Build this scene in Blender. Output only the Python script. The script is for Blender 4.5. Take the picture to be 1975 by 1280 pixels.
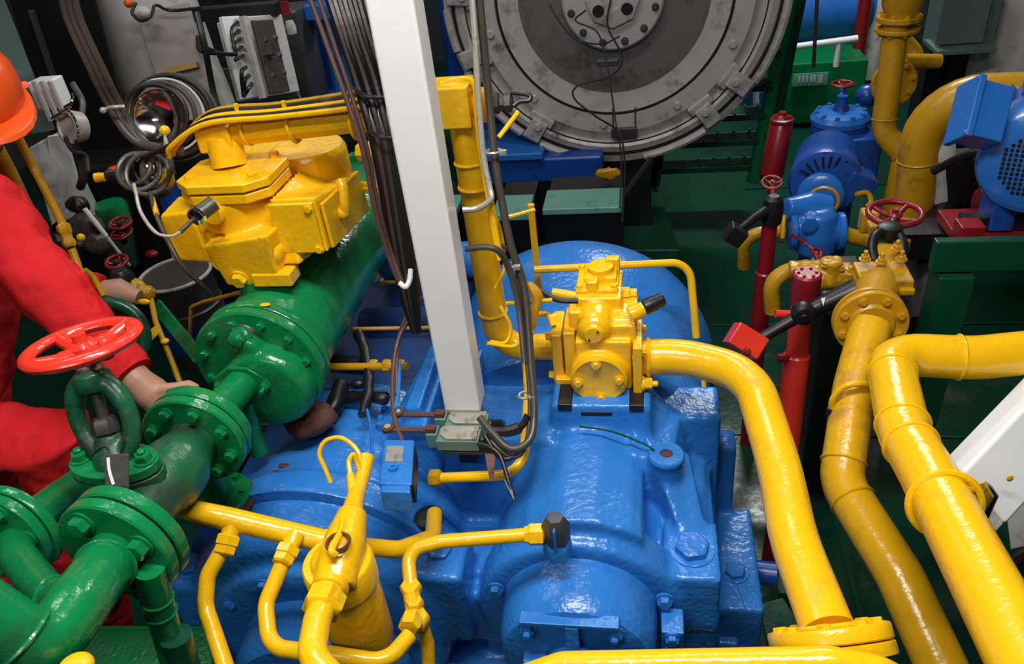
import bpy, math, random
from mathutils import Vector, Matrix, Quaternion, noise
random.seed(7)
PI = math.pi
V = Vector
SC = bpy.context.scene
COL = SC.collection
for _o in list(bpy.data.objects):
    bpy.data.objects.remove(_o)

# ------------------------------------------------------------------ camera
FPX, CAMZ = 1500.0, 2.1
_p, _t = math.radians(33.9), math.atan2(275, 2217)
CF = V((0, math.cos(_p), -math.sin(_p)))
_d0 = V((0, -math.sin(_p), -math.cos(_p)))
_r0 = V((1, 0, 0))
CR = math.cos(_t) * _r0 + math.sin(_t) * _d0
CD = -math.sin(_t) * _r0 + math.cos(_t) * _d0
CO = V((0, 0, CAMZ))
cam = bpy.data.cameras.new('camera')
cam.sensor_width = 36
cam.lens = FPX * 36 / 1975
cam.clip_start = 0.05
camo = bpy.data.objects.new('camera', cam)
COL.objects.link(camo)
_m = Matrix((CR, -CD, -CF)).transposed().to_4x4()
_m.translation = CO
camo.matrix_world = _m
SC.camera = camo

# ------------------------------------------------------------------ world, lights, exposure
w = bpy.data.worlds.new('World'); SC.world = w
w.use_nodes = True
w.node_tree.nodes['Background'].inputs[0].default_value = (0.5, 0.6, 0.7, 1)
w.node_tree.nodes['Background'].inputs[1].default_value = 0.02
SC.view_settings.view_transform = 'Standard'
SC.view_settings.look = 'None'
SC.view_settings.gamma = 1
SC.view_settings.use_curve_mapping = False
SC.view_settings.exposure = -0.12

_yaw = math.radians(12)                 # the engine axis: a runs away from us, b to its right
A = V((math.sin(_yaw), math.cos(_yaw), 0))
B = V((math.cos(_yaw), -math.sin(_yaw), 0))
Z = V((0, 0, 1))
EM = Matrix((B, A, Z)).transposed()     # engine frame

def E(u, v, z): return B * u + A * v + Z * z
def ray(px, py): return CF + CR * ((px - 987.5) / FPX) + CD * ((py - 640) / FPX)
def P(px, py, d): return CO + ray(px, py) * d
def PH(px, py, z):
    r = ray(px, py); return CO + r * ((z - CAMZ) / r.z)
def PV(px, py, v):
    r = ray(px, py); return CO + r * (v / r.dot(A))
def uvz(q): return V((q.dot(B), q.dot(A), q.z))

def area(name, loc, target, sx, sy, power, col=(1, 1, 1)):
    l = bpy.data.lights.new(name, 'AREA'); l.shape = 'RECTANGLE'
    l.size = sx; l.size_y = sy; l.energy = power; l.color = col
    o = bpy.data.objects.new(name, l); COL.objects.link(o)
    o.location = loc
    o.rotation_euler = (V(target) - V(loc)).to_track_quat('-Z', 'Y').to_euler()
    return o
# LAMPS: (name, place in engine frame, size, power, colour): ceiling tubes, the last ones unseen lamps added to brighten the background
LIGHTS = [
    ('tube_and_fill_light', (-0.05, 0.60, 3.0), (1.2, 0.07), 24.5, (1, .97, .93)),
    ('tube_and_fill_light', (-0.05, 0.78, 3.0), (1.2, 0.07), 24.5, (1, .97, .93)),
    ('tube_and_fill_light', (-0.75, -0.75, 2.9), (1.2, 0.2), 22, (1, .985, .96)),
    ('tube_and_fill_light', (-0.40, 2.6, 3.3), (1.1, 0.2), 19, (1, .98, .96)),
    ('tube_and_fill_light', (0.75, 5.0, 3.4), (1.2, 0.25), 85, (.97, 1, .97)),  # unseen lamp added to brighten the far deck
    ('tube_and_fill_light', (-1.9, 1.9, 3.4), (1.2, 0.25), 14, (1, 1, 1)),  # unseen lamp added to light the pale duct
    ('tube_and_fill_light', (-2.4, 5.5, 3.4), (1.2, 0.25), 9, (.95, .97, 1)),
]
for n, q, s, pw, c in LIGHTS:
    q = E(*q)
    o = area(n, q, q - Z, s[0], s[1], pw, c)
    o.rotation_euler = (0, 0, -_yaw)

# ------------------------------------------------------------------ materials
MATS = {}
def mat(name, color, rough=.3, metal=0., bump=.25, bscale=90., dirt=None, dscale=6., damt=.5, spec=.5, coat=0., var=.12, bdist=.003, emit=None):
    m = bpy.data.materials.new(name); m.use_nodes = True
    nt = m.node_tree; N = nt.nodes; L = nt.links
    b = N['Principled BSDF']
    b.inputs['Roughness'].default_value = rough
    b.inputs['Metallic'].default_value = metal
    b.inputs['Specular IOR Level'].default_value = spec
    b.inputs['Coat Weight'].default_value = coat
    b.inputs['Coat Roughness'].default_value = .08
    tc = N.new('ShaderNodeTexCoord')
    # tone variation + dirt
    n1 = N.new('ShaderNodeTexNoise'); n1.inputs['Scale'].default_value = 9; n1.inputs['Detail'].default_value = 4
    L.new(tc.outputs['Object'], n1.inputs['Vector'])
    mx = N.new('ShaderNodeMix'); mx.data_type = 'RGBA'
    c = list(color) + [1]
    mx.inputs[6].default_value = [x * (1 - var) for x in color] + [1]
    mx.inputs[7].default_value = [min(1, x * (1 + var)) for x in color] + [1]
    L.new(n1.outputs[0], mx.inputs[0])
    out = mx.outputs[2]
    if dirt:
        n2 = N.new('ShaderNodeTexNoise'); n2.inputs['Scale'].default_value = dscale; n2.inputs['Detail'].default_value = 8
        n2.inputs['Roughness'].default_value = .7
        L.new(tc.outputs['Object'], n2.inputs['Vector'])
        cr = N.new('ShaderNodeValToRGB'); cr.color_ramp.elements[0].position = 1 - damt; cr.color_ramp.elements[1].position = min(1, 1 - damt + .16)
        L.new(n2.outputs[0], cr.inputs[0])
        m2 = N.new('ShaderNodeMix'); m2.data_type = 'RGBA'
        L.new(cr.outputs[0], m2.inputs[0]); L.new(out, m2.inputs[6]); m2.inputs[7].default_value = list(dirt) + [1]
        out = m2.outputs[2]
        ro = N.new('ShaderNodeMapRange'); L.new(cr.outputs[0], ro.inputs[0]); ro.inputs[3].default_value = rough; ro.inputs[4].default_value = min(1, rough + .3)
        L.new(ro.outputs[0], b.inputs['Roughness'])
    L.new(out, b.inputs['Base Color'])
    if bump:
        n3 = N.new('ShaderNodeTexNoise'); n3.inputs['Scale'].default_value = bscale; n3.inputs['Detail'].default_value = 2
        L.new(tc.outputs['Object'], n3.inputs['Vector'])
        n4 = N.new('ShaderNodeTexNoise'); n4.inputs['Scale'].default_value = bscale * .22; n4.inputs['Detail'].default_value = 2
        L.new(tc.outputs['Object'], n4.inputs['Vector'])
        ad = N.new('ShaderNodeMath'); ad.operation = 'MULTIPLY_ADD'; ad.inputs[1].default_value = 1.6
        L.new(n4.outputs[0], ad.inputs[0]); L.new(n3.outputs[0], ad.inputs[2])
        bp = N.new('ShaderNodeBump'); bp.inputs['Strength'].default_value = bump; bp.inputs['Distance'].default_value = bdist
        L.new(ad.outputs[0], bp.inputs['Height']); L.new(bp.outputs[0], b.inputs['Normal'])
    if emit:
        b.inputs['Emission Color'].default_value = list(emit[0]) + [1]; b.inputs['Emission Strength'].default_value = emit[1]
    MATS[name] = m
    return m

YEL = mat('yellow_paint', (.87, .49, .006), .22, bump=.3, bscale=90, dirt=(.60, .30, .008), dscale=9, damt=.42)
YELM = mat('half_shaded_yellow_paint', (.72, .39, .006), .24, bump=.3, bscale=90, dirt=(.40, .20, .01), dscale=7, damt=.46)  # yellow darkened, puts shading into the middle right-hand pipe
YELD = mat('shaded_worn_yellow_paint', (.52, .27, .008), .3, bump=.2, bscale=100, dirt=(.16, .08, .01), dscale=6, damt=.45)  # yellow darkened for the dimmer background, with worn brown patches
BLU = mat('blue_paint', (.026, .19, .60), .26, bump=.55, bscale=80, bdist=.0035, dirt=(.008, .03, .12), dscale=3.2, damt=.35)
BLUD = mat('dark_blue_paint', (.01, .07, .36), .28, bump=.2, bscale=90, dirt=(.01, .015, .05), dscale=5, damt=.45)
BLUL = mat('bright_blue_paint', (.022, .16, .56), .25, bump=.2, bscale=90, dirt=(.01, .05, .2), dscale=5, damt=.36)
GRN = mat('green_paint', (.005, .20, .058), .18, bump=.3, bscale=90, dirt=(.012, .04, .02), dscale=4.5, damt=.47)
GRNO = mat('oily_green_paint', (.010, .11, .045), .3, bump=.3, bscale=90, dirt=(.018, .022, .016), dscale=7, damt=.52)
SWG = mat('grey_green_switch_paint', (.12, .23, .20), .35, bump=.06, bscale=60, dirt=(.05, .08, .07), dscale=20, damt=.4)
BLUS = mat('shaded_blue_paint', (.008, .05, .2), .5, bump=.3, bscale=60, dirt=(.004, .006, .012), dscale=5, damt=.52)  # blue darkened to put the yellow casting's shade into the colour
GRND = mat('dark_green_paint', (.004, .065, .032), .3, bump=.2, bscale=90, dirt=(.008, .02, .012), dscale=3, damt=.45)
RED = mat('red_paint', (.74, .04, .022), .2, bump=.2, bscale=90, dirt=(.25, .02, .01), dscale=6, damt=.38)
REDD = mat('dark_red_paint', (.25, .008, .012), .3, bump=.2, bscale=90, dirt=(.04, .01, .01), dscale=6, damt=.45)
WHI = mat('white_paint', (.86, .88, .88), .3, bump=.08, bscale=60, dirt=(.55, .54, .50), dscale=3, damt=.3, var=.03)
OFFW = mat('worn_white_paint', (.52, .51, .49), .35, bump=.1, bscale=60, dirt=(.12, .10, .08), dscale=4, damt=.46, var=.08)
GRYM = mat('cast_grey_metal', (.53, .50, .47), .42, metal=.2, bump=.25, bscale=60, dirt=(.12, .10, .085), dscale=5, damt=.47)
GRYD = mat('dark_grey_metal', (.07, .068, .066), .4, metal=.3, bump=.2, bscale=70, dirt=(.02, .02, .02), dscale=5, damt=.45)
TEAL = mat('grey_green_enamel', (.10, .16, .15), .35, bump=.06, bscale=50, dirt=(.04, .05, .05), dscale=4, damt=.4)
SEA = mat('sea_green_enamel', (.16, .42, .33), .3, bump=.1, bscale=60, dirt=(.05, .1, .08), dscale=6, damt=.42)
STEEL = mat('bare_steel', (.52, .50, .47), .28, metal=.85, bump=.12, bscale=120, dirt=(.16, .12, .08), dscale=20, damt=.42)
CHROME = mat('polished_chrome', (.8, .8, .8), .1, metal=1, bump=.05, bscale=60, dirt=(.05, .05, .05), dscale=14, damt=.42)
RUST = mat('rusty_primer', (.11, .03, .018), .6, bump=.4, bscale=120, dirt=(.05, .02, .015), dscale=14, damt=.5)
BLK = mat('black_rubber', (.012, .011, .011), .38, bump=.12, bscale=120, dirt=(.05, .045, .04), dscale=10, damt=.4)
CBL = mat('grey_brown_cable', (.055, .048, .038), .33, bump=.12, bscale=120, dirt=(.02, .015, .012), dscale=10, damt=.45)
CBLR = mat('red_brown_cable', (.10, .055, .045), .33, bump=.12, bscale=120, dirt=(.03, .015, .012), dscale=10, damt=.45)
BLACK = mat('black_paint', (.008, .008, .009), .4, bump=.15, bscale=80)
LGRY = mat('light_grey_plate', (.40, .38, .33), .4, metal=.3, bump=.15, bscale=80, dirt=(.15, .12, .08), dscale=40, damt=.48)
ORG = mat('orange_plastic', (.85, .10, .01), .3, bump=.03, bscale=60, var=.04)
SKIN = mat('skin', (.42, .22, .15), .5, bump=.12, bscale=160, bdist=.001)
TAPE = mat('tan_tape', (.42, .27, .07), .5, bump=.1)
PAPER = mat('grey_panel', (.33, .30, .27), .5, bump=.1, dirt=(.2, .17, .13), dscale=9, damt=.48)

def cloth(name, color):
    m = mat(name, color, .75, bump=0, var=.1, spec=.2)
    N = m.node_tree.nodes; L = m.node_tree.links
    tc = N.new('ShaderNodeTexCoord')
    w1 = N.new('ShaderNodeTexWave'); w1.inputs['Scale'].default_value = 420; w1.bands_direction = 'DIAGONAL'
    L.new(tc.outputs['Object'], w1.inputs['Vector'])
    n = N.new('ShaderNodeTexNoise'); n.inputs['Scale'].default_value = 11; n.inputs['Detail'].default_value = 3; n.inputs['Distortion'].default_value = 1.2
    L.new(tc.outputs['Object'], n.inputs['Vector'])
    ad = N.new('ShaderNodeMath'); ad.operation = 'MULTIPLY_ADD'; ad.inputs[1].default_value = .02
    L.new(w1.outputs[0], ad.inputs[0]); L.new(n.outputs[0], ad.inputs[2])
    bp = N.new('ShaderNodeBump'); bp.inputs['Strength'].default_value = .6; bp.inputs['Distance'].default_value = .03
    L.new(ad.outputs[0], bp.inputs['Height']); L.new(bp.outputs[0], N['Principled BSDF'].inputs['Normal'])
    return m
CLOTH = cloth('red_coverall_cloth', (.60, .012, .016))

# ------------------------------------------------------------------ geometry builder
def basis(axis, up=None):
    a = V(axis).normalized()
    u = V(up) if up is not None else (Z if abs(a.z) < .95 else V((0, 1, 0)))
    x = u.cross(a)
    if x.length < 1e-6: x = V((1, 0, 0)).cross(a)
    x.normalize(); y = a.cross(x)
    return x, y, a

class MB:
    def __init__(s): s.v = []; s.f = []
    def add(s, vs, fs):
        k = len(s.v); s.v += [V(q) for q in vs]; s.f += [[i + k for i in f] for f in fs]; return s
    def box(s, c, size, M=None):           # centre, full sizes along the frame's axes
        M = M or EM; h = V(size) / 2
        vs = [V(c) + M @ V((x * h.x, y * h.y, z * h.z)) for x in (-1, 1) for y in (-1, 1) for z in (-1, 1)]
        return s.add(vs, [(0, 1, 3, 2), (4, 6, 7, 5), (0, 4, 5, 1), (2, 3, 7, 6), (0, 2, 6, 4), (1, 5, 7, 3)])
    def ebox(s, u0, u1, v0, v1, z0, z1):   # box in the engine frame
        return s.box(E((u0 + u1) / 2, (v0 + v1) / 2, (z0 + z1) / 2), (u1 - u0, v1 - v0, z1 - z0))
    def prism(s, pts, vec):                # planar polygon extruded by vec
        n = len(pts); vec = V(vec); pts = [V(q) for q in pts]
        nrm = V((0, 0, 0))
        for i in range(n): nrm += pts[i].cross(pts[(i + 1) % n])
        if nrm.dot(vec) > 0: pts = pts[::-1]
        vs = pts + [q + vec for q in pts]
        fs = [list(range(n)), list(range(2 * n - 1, n - 1, -1))] + [[i, i + n, (i + 1) % n + n, (i + 1) % n] for i in range(n)]
        return s.add(vs, [f[::1] for f in fs])
    def hull(s, lo, hi):                   # two rings with equal counts joined into a closed solid
        n = len(lo); vs = [V(q) for q in lo] + [V(q) for q in hi]
        fs = [list(range(n))[::-1], list(range(n, 2 * n))] + [[i, (i + 1) % n, (i + 1) % n + n, i + n] for i in range(n)]
        return s.add(vs, fs)
    def lathe(s, o, axis, prof, seg=32, up=None):   # prof: (radius, distance along axis)
        x, y, a = basis(axis, up); o = V(o); vs = []; fs = []; rows = []
        for r, t in prof:
            if r < 1e-6: rows.append([len(vs)]); vs.append(o + a * t)
            else:
                rows.append(list(range(len(vs), len(vs) + seg)))
                vs += [o + a * t + (x * math.cos(2 * PI * i / seg) + y * math.sin(2 * PI * i / seg)) * r for i in range(seg)]
        for p, q in zip(rows, rows[1:]):
            for i in range(seg):
                j = (i + 1) % seg
                if len(p) == 1 and len(q) == 1: break
                if len(p) == 1: fs.append([p[0], q[i], q[j]][::-1])
                elif len(q) == 1: fs.append([p[i], p[j], q[0]])
                else: fs.append([p[i], p[j], q[j], q[i]])
        if len(rows[0]) > 1 and prof[0] != prof[-1]: fs.append(rows[0][::-1])
        if len(rows[-1]) > 1 and prof[0] != prof[-1]: fs.append(rows[-1])
        return s.add(vs, fs)
    def cyl(s, p, q, r, seg=24, r2=None):
        p = V(p); q = V(q)
        return s.lathe(p, q - p, [(r, 0), (r if r2 is None else r2, (q - p).length)], seg)
    def ring(s, c, axis, R, r, seg=32, k=8):
        return s.lathe(c, axis, [(R + r * math.cos(2 * PI * i / k), r * math.sin(2 * PI * i / k)) for i in range(k)] + [(R + r, 0)], seg)
    def ball(s, c, r, sc=(1, 1, 1), M=None, seg=20):
        k = seg // 2; M = M or EM; m2 = MB()
        m2.lathe((0, 0, 0), (0, 0, 1), [(math.sin(PI * i / k), -math.cos(PI * i / k)) for i in range(k + 1)], seg)
        return s.add([V(c) + M @ V((q.x * sc[0] * r, q.y * sc[1] * r, q.z * sc[2] * r)) for q in m2.v], m2.f)
    def tube(s, pts, r, seg=14, cap=True):   # swept tube, r number or list
        pts = [V(q) for q in pts]; n = len(pts)
        rs = r if isinstance(r, (list, tuple)) else [r] * n
        t = (pts[1] - pts[0]).normalized(); x, y, a = basis(t); vs = []; fs = []
        for i in range(n):
            t2 = (pts[min(i + 1, n - 1)] - pts[max(i - 1, 0)]).normalized()
            qd = t.rotation_difference(t2); x = qd @ x; y = qd @ y; t = t2
            vs += [pts[i] + (x * math.cos(2 * PI * j / seg) + y * math.sin(2 * PI * j / seg)) * rs[i] for j in range(seg)]
        for i in range(n - 1):
            for j in range(seg):
                k = (j + 1) % seg
                fs.append([i * seg + j, i * seg + k, (i + 1) * seg + k, (i + 1) * seg + j])
        if cap: fs.append(list(range(seg))[::-1]); fs.append([(n - 1) * seg + j for j in range(seg)])
        return s.add(vs, fs)

def bend(pts, R, n=8):                       # polyline with rounded corners
    pts = [V(q) for q in pts]; out = [pts[0]]
    for i in range(1, len(pts) - 1):
        a = pts[i - 1] - pts[i]; b = pts[i + 1] - pts[i]
        Ri = R[i - 1] if isinstance(R, (list, tuple)) else R
        la, lb = a.length, b.length; a.normalize(); b.normalize()
        ang = a.angle(b)
        if ang > 3.1: out.append(pts[i]); continue
        d = min(Ri / math.tan(ang / 2), la * .49, lb * .49); r = d * math.tan(ang / 2)
        c = pts[i] + (a + b).normalized() * (r / math.sin(ang / 2))
        p0 = pts[i] + a * d - c; p1 = pts[i] + b * d - c
        for k in range(n + 1):
            q = p0.rotation_difference(p1)
            out.append(c + Quaternion(q.axis, q.angle * k / n) @ p0)
    out.append(pts[-1]); return out

def spline(pts, n=8):                        # Catmull-Rom through the points
    pts = [V(q) for q in pts]; ext = [pts[0] * 2 - pts[1]] + pts + [pts[-1] * 2 - pts[-2]]; out = []
    for i in range(1, len(ext) - 2):
        p0, p1, p2, p3 = ext[i - 1:i + 3]
        for k in range(n):
            t = k / n
            out.append(.5 * ((2 * p1) + (p2 - p0) * t + (2 * p0 - 5 * p1 + 4 * p2 - p3) * t * t + (3 * p1 - p0 - 3 * p2 + p3) * t ** 3))
    out.append(pts[-1]); return out

# ------------------------------------------------------------------ objects
WM = {}
def tag(o, label=None, cat=None, group=None, kind=None):
    if label: o['label'] = label
    if cat: o['category'] = cat
    if group: o['group'] = group
    if kind: o['kind'] = kind
    return o
def thing(name, label, cat, loc, group=None):
    o = bpy.data.objects.new(name, None); COL.objects.link(o)
    o.empty_display_size = .05; o.location = loc
    WM[o.name] = Matrix.Translation(V(loc))
    return tag(o, label, cat, group)
def place(o, M, parent):
    WM[o.name] = M.copy()
    if parent:
        o.parent = parent; o.matrix_parent_inverse = WM[parent.name].inverted()
    o.matrix_basis = M
    return o
def obj(name, mb, m, parent=None, bevel=0, segs=2, sub=0, voxel=0, smooth=6, sharp=38, disp=None, label=None):
    c = V((0, 0, 0))
    for q in mb.v: c += q
    c /= max(1, len(mb.v))
    me = bpy.data.meshes.new(name)
    me.from_pydata([q - c for q in mb.v], [], mb.f); me.update()
    me.materials.append(m)
    for p_ in me.polygons: p_.use_smooth = True
    if not voxel: me.set_sharp_from_angle(angle=math.radians(sharp))
    o = bpy.data.objects.new(name, me); COL.objects.link(o)
    place(o, Matrix.Translation(c), parent)
    if voxel:
        md = o.modifiers.new('r', 'REMESH'); md.mode = 'VOXEL'; md.voxel_size = voxel; md.use_smooth_shade = True
        if smooth:
            md = o.modifiers.new('s', 'SMOOTH'); md.iterations = smooth; md.factor = .5
    if bevel:
        md = o.modifiers.new('b', 'BEVEL'); md.width = bevel; md.segments = segs; md.limit_method = 'ANGLE'; md.angle_limit = math.radians(40)
        md.harden_normals = True
    if sub:
        md = o.modifiers.new('u', 'SUBSURF'); md.levels = sub; md.render_levels = sub
    if disp:
        tx = bpy.data.textures.new('cl', 'CLOUDS'); tx.noise_scale = disp[1]
        md = o.modifiers.new('d', 'DISPLACE'); md.texture = tx; md.strength = disp[0]; md.texture_coords = 'LOCAL'; md.mid_level = .5
    if label: o['label'] = label
    return o
_cache = {}
def stamp(name, key, build, m, parent, pos, axis, up=None):   # shared mesh, placed at pos with local +Z along axis
    k = (key, m.name)
    if k not in _cache:
        mb = build(); me = bpy.data.meshes.new(name); me.from_pydata(mb.v, [], mb.f); me.update(); me.materials.append(m)
        for p_ in me.polygons: p_.use_smooth = True
        me.set_sharp_from_angle(angle=math.radians(35)); _cache[k] = me
    o = bpy.data.objects.new(name, _cache[k]); COL.objects.link(o)
    x, y, a = basis(axis, up)
    M = Matrix((x, y, a)).transposed().to_4x4(); M.translation = V(pos)
    return place(o, M, parent)
def hexbolt(parent, pos, axis, r, m, h=None, stud=0, name='bolt', up=None):
    h = h or r * 1.1
    def b():
        mb = MB()
        mb.lathe((0, 0, -.002), (0, 0, 1), [(r * 1.28, 0), (r * 1.28, h * .18 + .002), (r * .98, h * .2 + .002)], 18)
        mb.lathe((0, 0, 0), (0, 0, 1), [(r, 0), (r, h * .86), (r * .86, h)], 6)
        if stud: mb.lathe((0, 0, h * .9), (0, 0, 1), [(r * .5, 0), (r * .5, stud), (r * .35, stud + r * .15)], 12)
        return mb
    return stamp(name, ('hb', round(r, 4), round(h, 4), stud), b, m, parent, pos, axis, up)
def flange(parent, c, axis, R, t, n, m, br=None, rb=None, start=0., name='flange', prof=None, stud=0, skip=()):
    """disc from c along axis, bolts on the +axis face"""
    mb = MB(); e = min(t * .18, .003)
    mb.lathe(c, axis, prof or [(R - e, 0), (R, e), (R, t - e), (R - e, t)], 48)
    f = obj(name, mb, m, parent)
    x, y, a = basis(axis); br = br or R * .1; rb = rb or R * .78
    tt = t if not prof else prof[-1][1]
    for i in range(n):
        if i in skip: continue
        an = start + 2 * PI * i / n
        hexbolt(f, V(c) + a * tt + (x * math.cos(an) + y * math.sin(an)) * rb, axis, br, m, stud=stud)
    return f
def weld(parent, c, axis, R, m, r=.003, name='weld_bead'):
    return obj(name, MB().ring(c, axis, R, r, 32, 6), m, parent)
def pipe(name, pts, r, m, parent, R=None, seg=24, welds=(), lab=None):
    pp = bend(pts, R if R is not None else r * 2.6)
    o = obj(name, MB().tube(pp, r, seg), m, parent, label=lab)
    for w_ in welds:                      # (index of the control point, signed distance along the leg after/before it)
        i, d = w_
        q = V(pts[i]); t = (V(pts[i + 1]) - q) if d >= 0 else (V(pts[i - 1]) - q)
        weld(o, q + t.normalized() * abs(d), t, r + .0005, m, .0035 if r > .025 else .002)
    return o
def cable(name, pts, r, m, parent=None, n=7, seg=9):
    return obj(name, MB().tube(spline(pts, n), r, seg), m, parent)
def wheel(parent, c, axis, R, r, m, ns=5, hub=.02, drop=.03, spoke_r=None, start=0., hm=None, flat=1.0):
    """handwheel: rim, spokes sinking to the hub below it"""
    x, y, a = basis(axis); c = V(c)
    mb = MB(); k = 10
    mb.lathe(c, axis, [(R + r * math.cos(2 * PI * i / k), flat * r * math.sin(2 * PI * i / k)) for i in range(k)] + [(R + r, 0)], 48)
    rim = obj('rim', mb, m, parent)
    h = obj('hub', MB().lathe(c - a * drop, axis, [(hub * .8, -hub * .7), (hub, -hub * .4), (hub, hub * .5), (hub * .7, hub * .8), (hub * .45, hub * .8), (hub * .45, hub * 1.3), (0, hub * 1.3)], 20), hm or m, parent)
    for i in range(ns):
        an = start + 2 * PI * i / ns
        d = x * math.cos(an) + y * math.sin(an)
        sr = spoke_r or r * .8
        mb = MB().tube(spline([c - a * drop + d * hub * .7, c - a * drop * .9 + d * R * .45, c - a * drop * .1 + d * R * .99], 5), [sr * 1.2] * 6 + [sr] * 5, 10)
        obj('spoke', mb, m, parent)
    return rim
# ------------------------------------------------------------------ the room
def struct(name, mb, m, **k):
    o = obj(name, mb, m, **k); o['kind'] = 'structure'; return o
DECK = mat('green_deck_paint', (.0035, .05, .027), .2, bump=.3, bscale=40, dirt=(.006, .018, .012), dscale=2.2, damt=.5)
WALLM = mat('grey_wall_paint', (.05, .055, .06), .5, bump=.1, dirt=(.03, .03, .03), dscale=1.5, damt=.5)
deck = struct('floor', MB().ebox(-5.2, 4.2, -2, 8.2, -.06, 0), DECK)
struct('wall_back', MB().ebox(-5.2, 4.2, 8.0, 8.2, 0, 3.8), WALLM)
struct('wall_left', MB().ebox(-5.4, -5.2, -2, 8.2, 0, 3.8), WALLM)
struct('wall_right', MB().ebox(4.2, 4.4, -2, 8.2, 0, 3.8), WALLM)
struct('wall_front', MB().ebox(-5.2, 4.2, -2.2, -2, 0, 3.8), WALLM)
struct('ceiling', MB().ebox(-5.2, 4.2, -2, 8.2, 3.8, 3.9), mat('ceiling_paint', (.16, .16, .16), .6, bump=0))
obj('colour_patch', MB().hull([V((q.x, q.y, .001)) for q in (PH(1940, 985, 0), PH(1990, 940, 0), PH(1990, 1050, 0), PH(1950, 1060, 0))], [V((q.x, q.y, .004)) for q in (PH(1940, 985, 0), PH(1990, 940, 0), PH(1990, 1050, 0), PH(1950, 1060, 0))]), OFFW, deck)  # wet patch on the deck, its whitish shine put in as colour
# seams and rivets of the deck plates
for k, (u0, v0, u1, v1) in enumerate([(.18, 2.35, 2.2, 2.35), (.3, 1.3, 2.4, 1.3), (.62, 1.3, .62, 3.1), (.3, 3.1, 2.4, 3.1), (1.3, 3.1, 1.3, 6.5), (.6, 4.6, 3, 4.6), (-3.4, 1.6, -1.3, 1.6), (-1.9, .2, -1.9, 4)]):
    a_, b_ = E(u0, v0, .002), E(u1, v1, .002)
    obj('plate_seam', MB().box((a_ + b_) / 2, (abs(u1 - u0) + .012, abs(v1 - v0) + .012, .006)), GRND, deck)
# ------------------------------------------------------------------ blue gearbox
gb = thing('gearbox', 'large glossy blue cast gearbox with round bearing caps filling the foreground', 'gearbox', E(-.35, 1.3, 0))
c = MB()
UA, ZA = -.137, .745
def lat(o, prof, seg=48): c.lathe(o, A, prof, seg)
# right barrel
prof_ = [(-.36, .55), (-.335, .74), (-.315, .84), (-.285, .905), (-.235, .955), (-.17, .985), (-.10, .988), (-.035, .965), (-.012, .945), (-.006, .84), (.02, .70), (.02, .55)]
c.prism([E(u_, .995, z_) for u_, z_ in prof_], A * .30)
# front flange of the right barrel, cut ring
lat(E(UA, 0, ZA), [(.18, .962), (.203, .964), (.209, .975), (.212, 1.03), (.2, 1.05)])
# pump pad
c.hull([E(-.225, 1.235, .80), E(.02, 1.235, .80), E(.02, 1.55, .80), E(-.225, 1.55, .80)],
       [E(-.205, 1.262, 1.045), E(.004, 1.262, 1.045), E(.004, 1.5, 1.045), E(-.205, 1.5, 1.045)])
# right shoulder: low sloping body, rib from the eye to the bolt block
c.hull([E(-.05, 1.02, .55), E(.15, 1.02, .55), E(.17, 1.4, .55), E(-.05, 1.4, .55)],
       [E(-.0, 1.04, .83), E(.115, 1.06, .78), E(.13, 1.38, .80), E(-.0, 1.38, .90)])
c.hull([E(-.04, 1.17, .75), E(.10, 1.17, .75), E(.11, 1.40, .75), E(-.06, 1.40, .75)],
       [E(-.04, 1.20, .975), E(.045, 1.18, .95), E(.07, 1.38, .93), E(-.0, 1.38, 1.01)])
c.hull([E(.05, 1.06, .7), E(.125, 1.06, .7), E(.12, 1.26, .7), E(.0, 1.26, .7)],
       [E(.062, 1.07, .868), E(.118, 1.07, .85), E(.085, 1.24, .94), E(-.01, 1.24, .99)])
c.ebox(.028, .134, .975, 1.12, .71, .862)
c.ebox(.025, .137, .98, 1.10, .45, .755)
c.cyl(E(.035, 1.19, .8), E(.035, 1.19, .972), .034)
# side foot
c.ebox(.05, .205, 1.405, 1.475, .52, .80)
c.ebox(-.1, .16, 1.36, 1.48, .5, .93)
c.ebox(.10, .25, 1.12, 1.42, .44, .58)
# low body
c.ebox(-.95, .14, 1.03, 1.95, .25, .78)
c.ebox(-.9, .10, .95, 1.1, .25, .55)
# middle body between the two shafts
c.hull([E(-.50, 1.16, .7), E(-.2, 1.16, .7), E(-.2, 1.62, .7), E(-.50, 1.62, .7)],
       [E(-.46, 1.25, .955), E(-.2, 1.22, .985), E(-.2, 1.6, .985), E(-.46, 1.6, .965)])
# left barrel with its seam
UB, ZB = -.70, .69
lat(E(UB, 0, ZB), [(.26, .925), (.285, .94), (.295, .98), (.298, 1.028), (.30, 1.03), (.318, 1.036), (.32, 1.09), (.305, 1.1), (.308, 1.40), (.25, 1.46)])
c.ebox(-.52, -.36, 1.25, 1.55, .7, .90)
# left front face ring and cap
lat(E(UB + .02, 0, ZB - .03), [(.22, .90), (.25, .905), (.252, .95), (.2, .96)])
c.ebox(-1.02, -.93, .93, 1.03, .62, .81)
c.ebox(-1.0, -.88, .96, 1.10, .58, .76)
# block between the shafts, and ledge
c.ebox(-.475, -.365, .945, 1.07, .66, .865)
c.ebox(-.50, -.30, .99, 1.2, .6, .76)
casing = obj('casing', c, BLU, gb, voxel=.0065, smooth=7)
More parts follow.
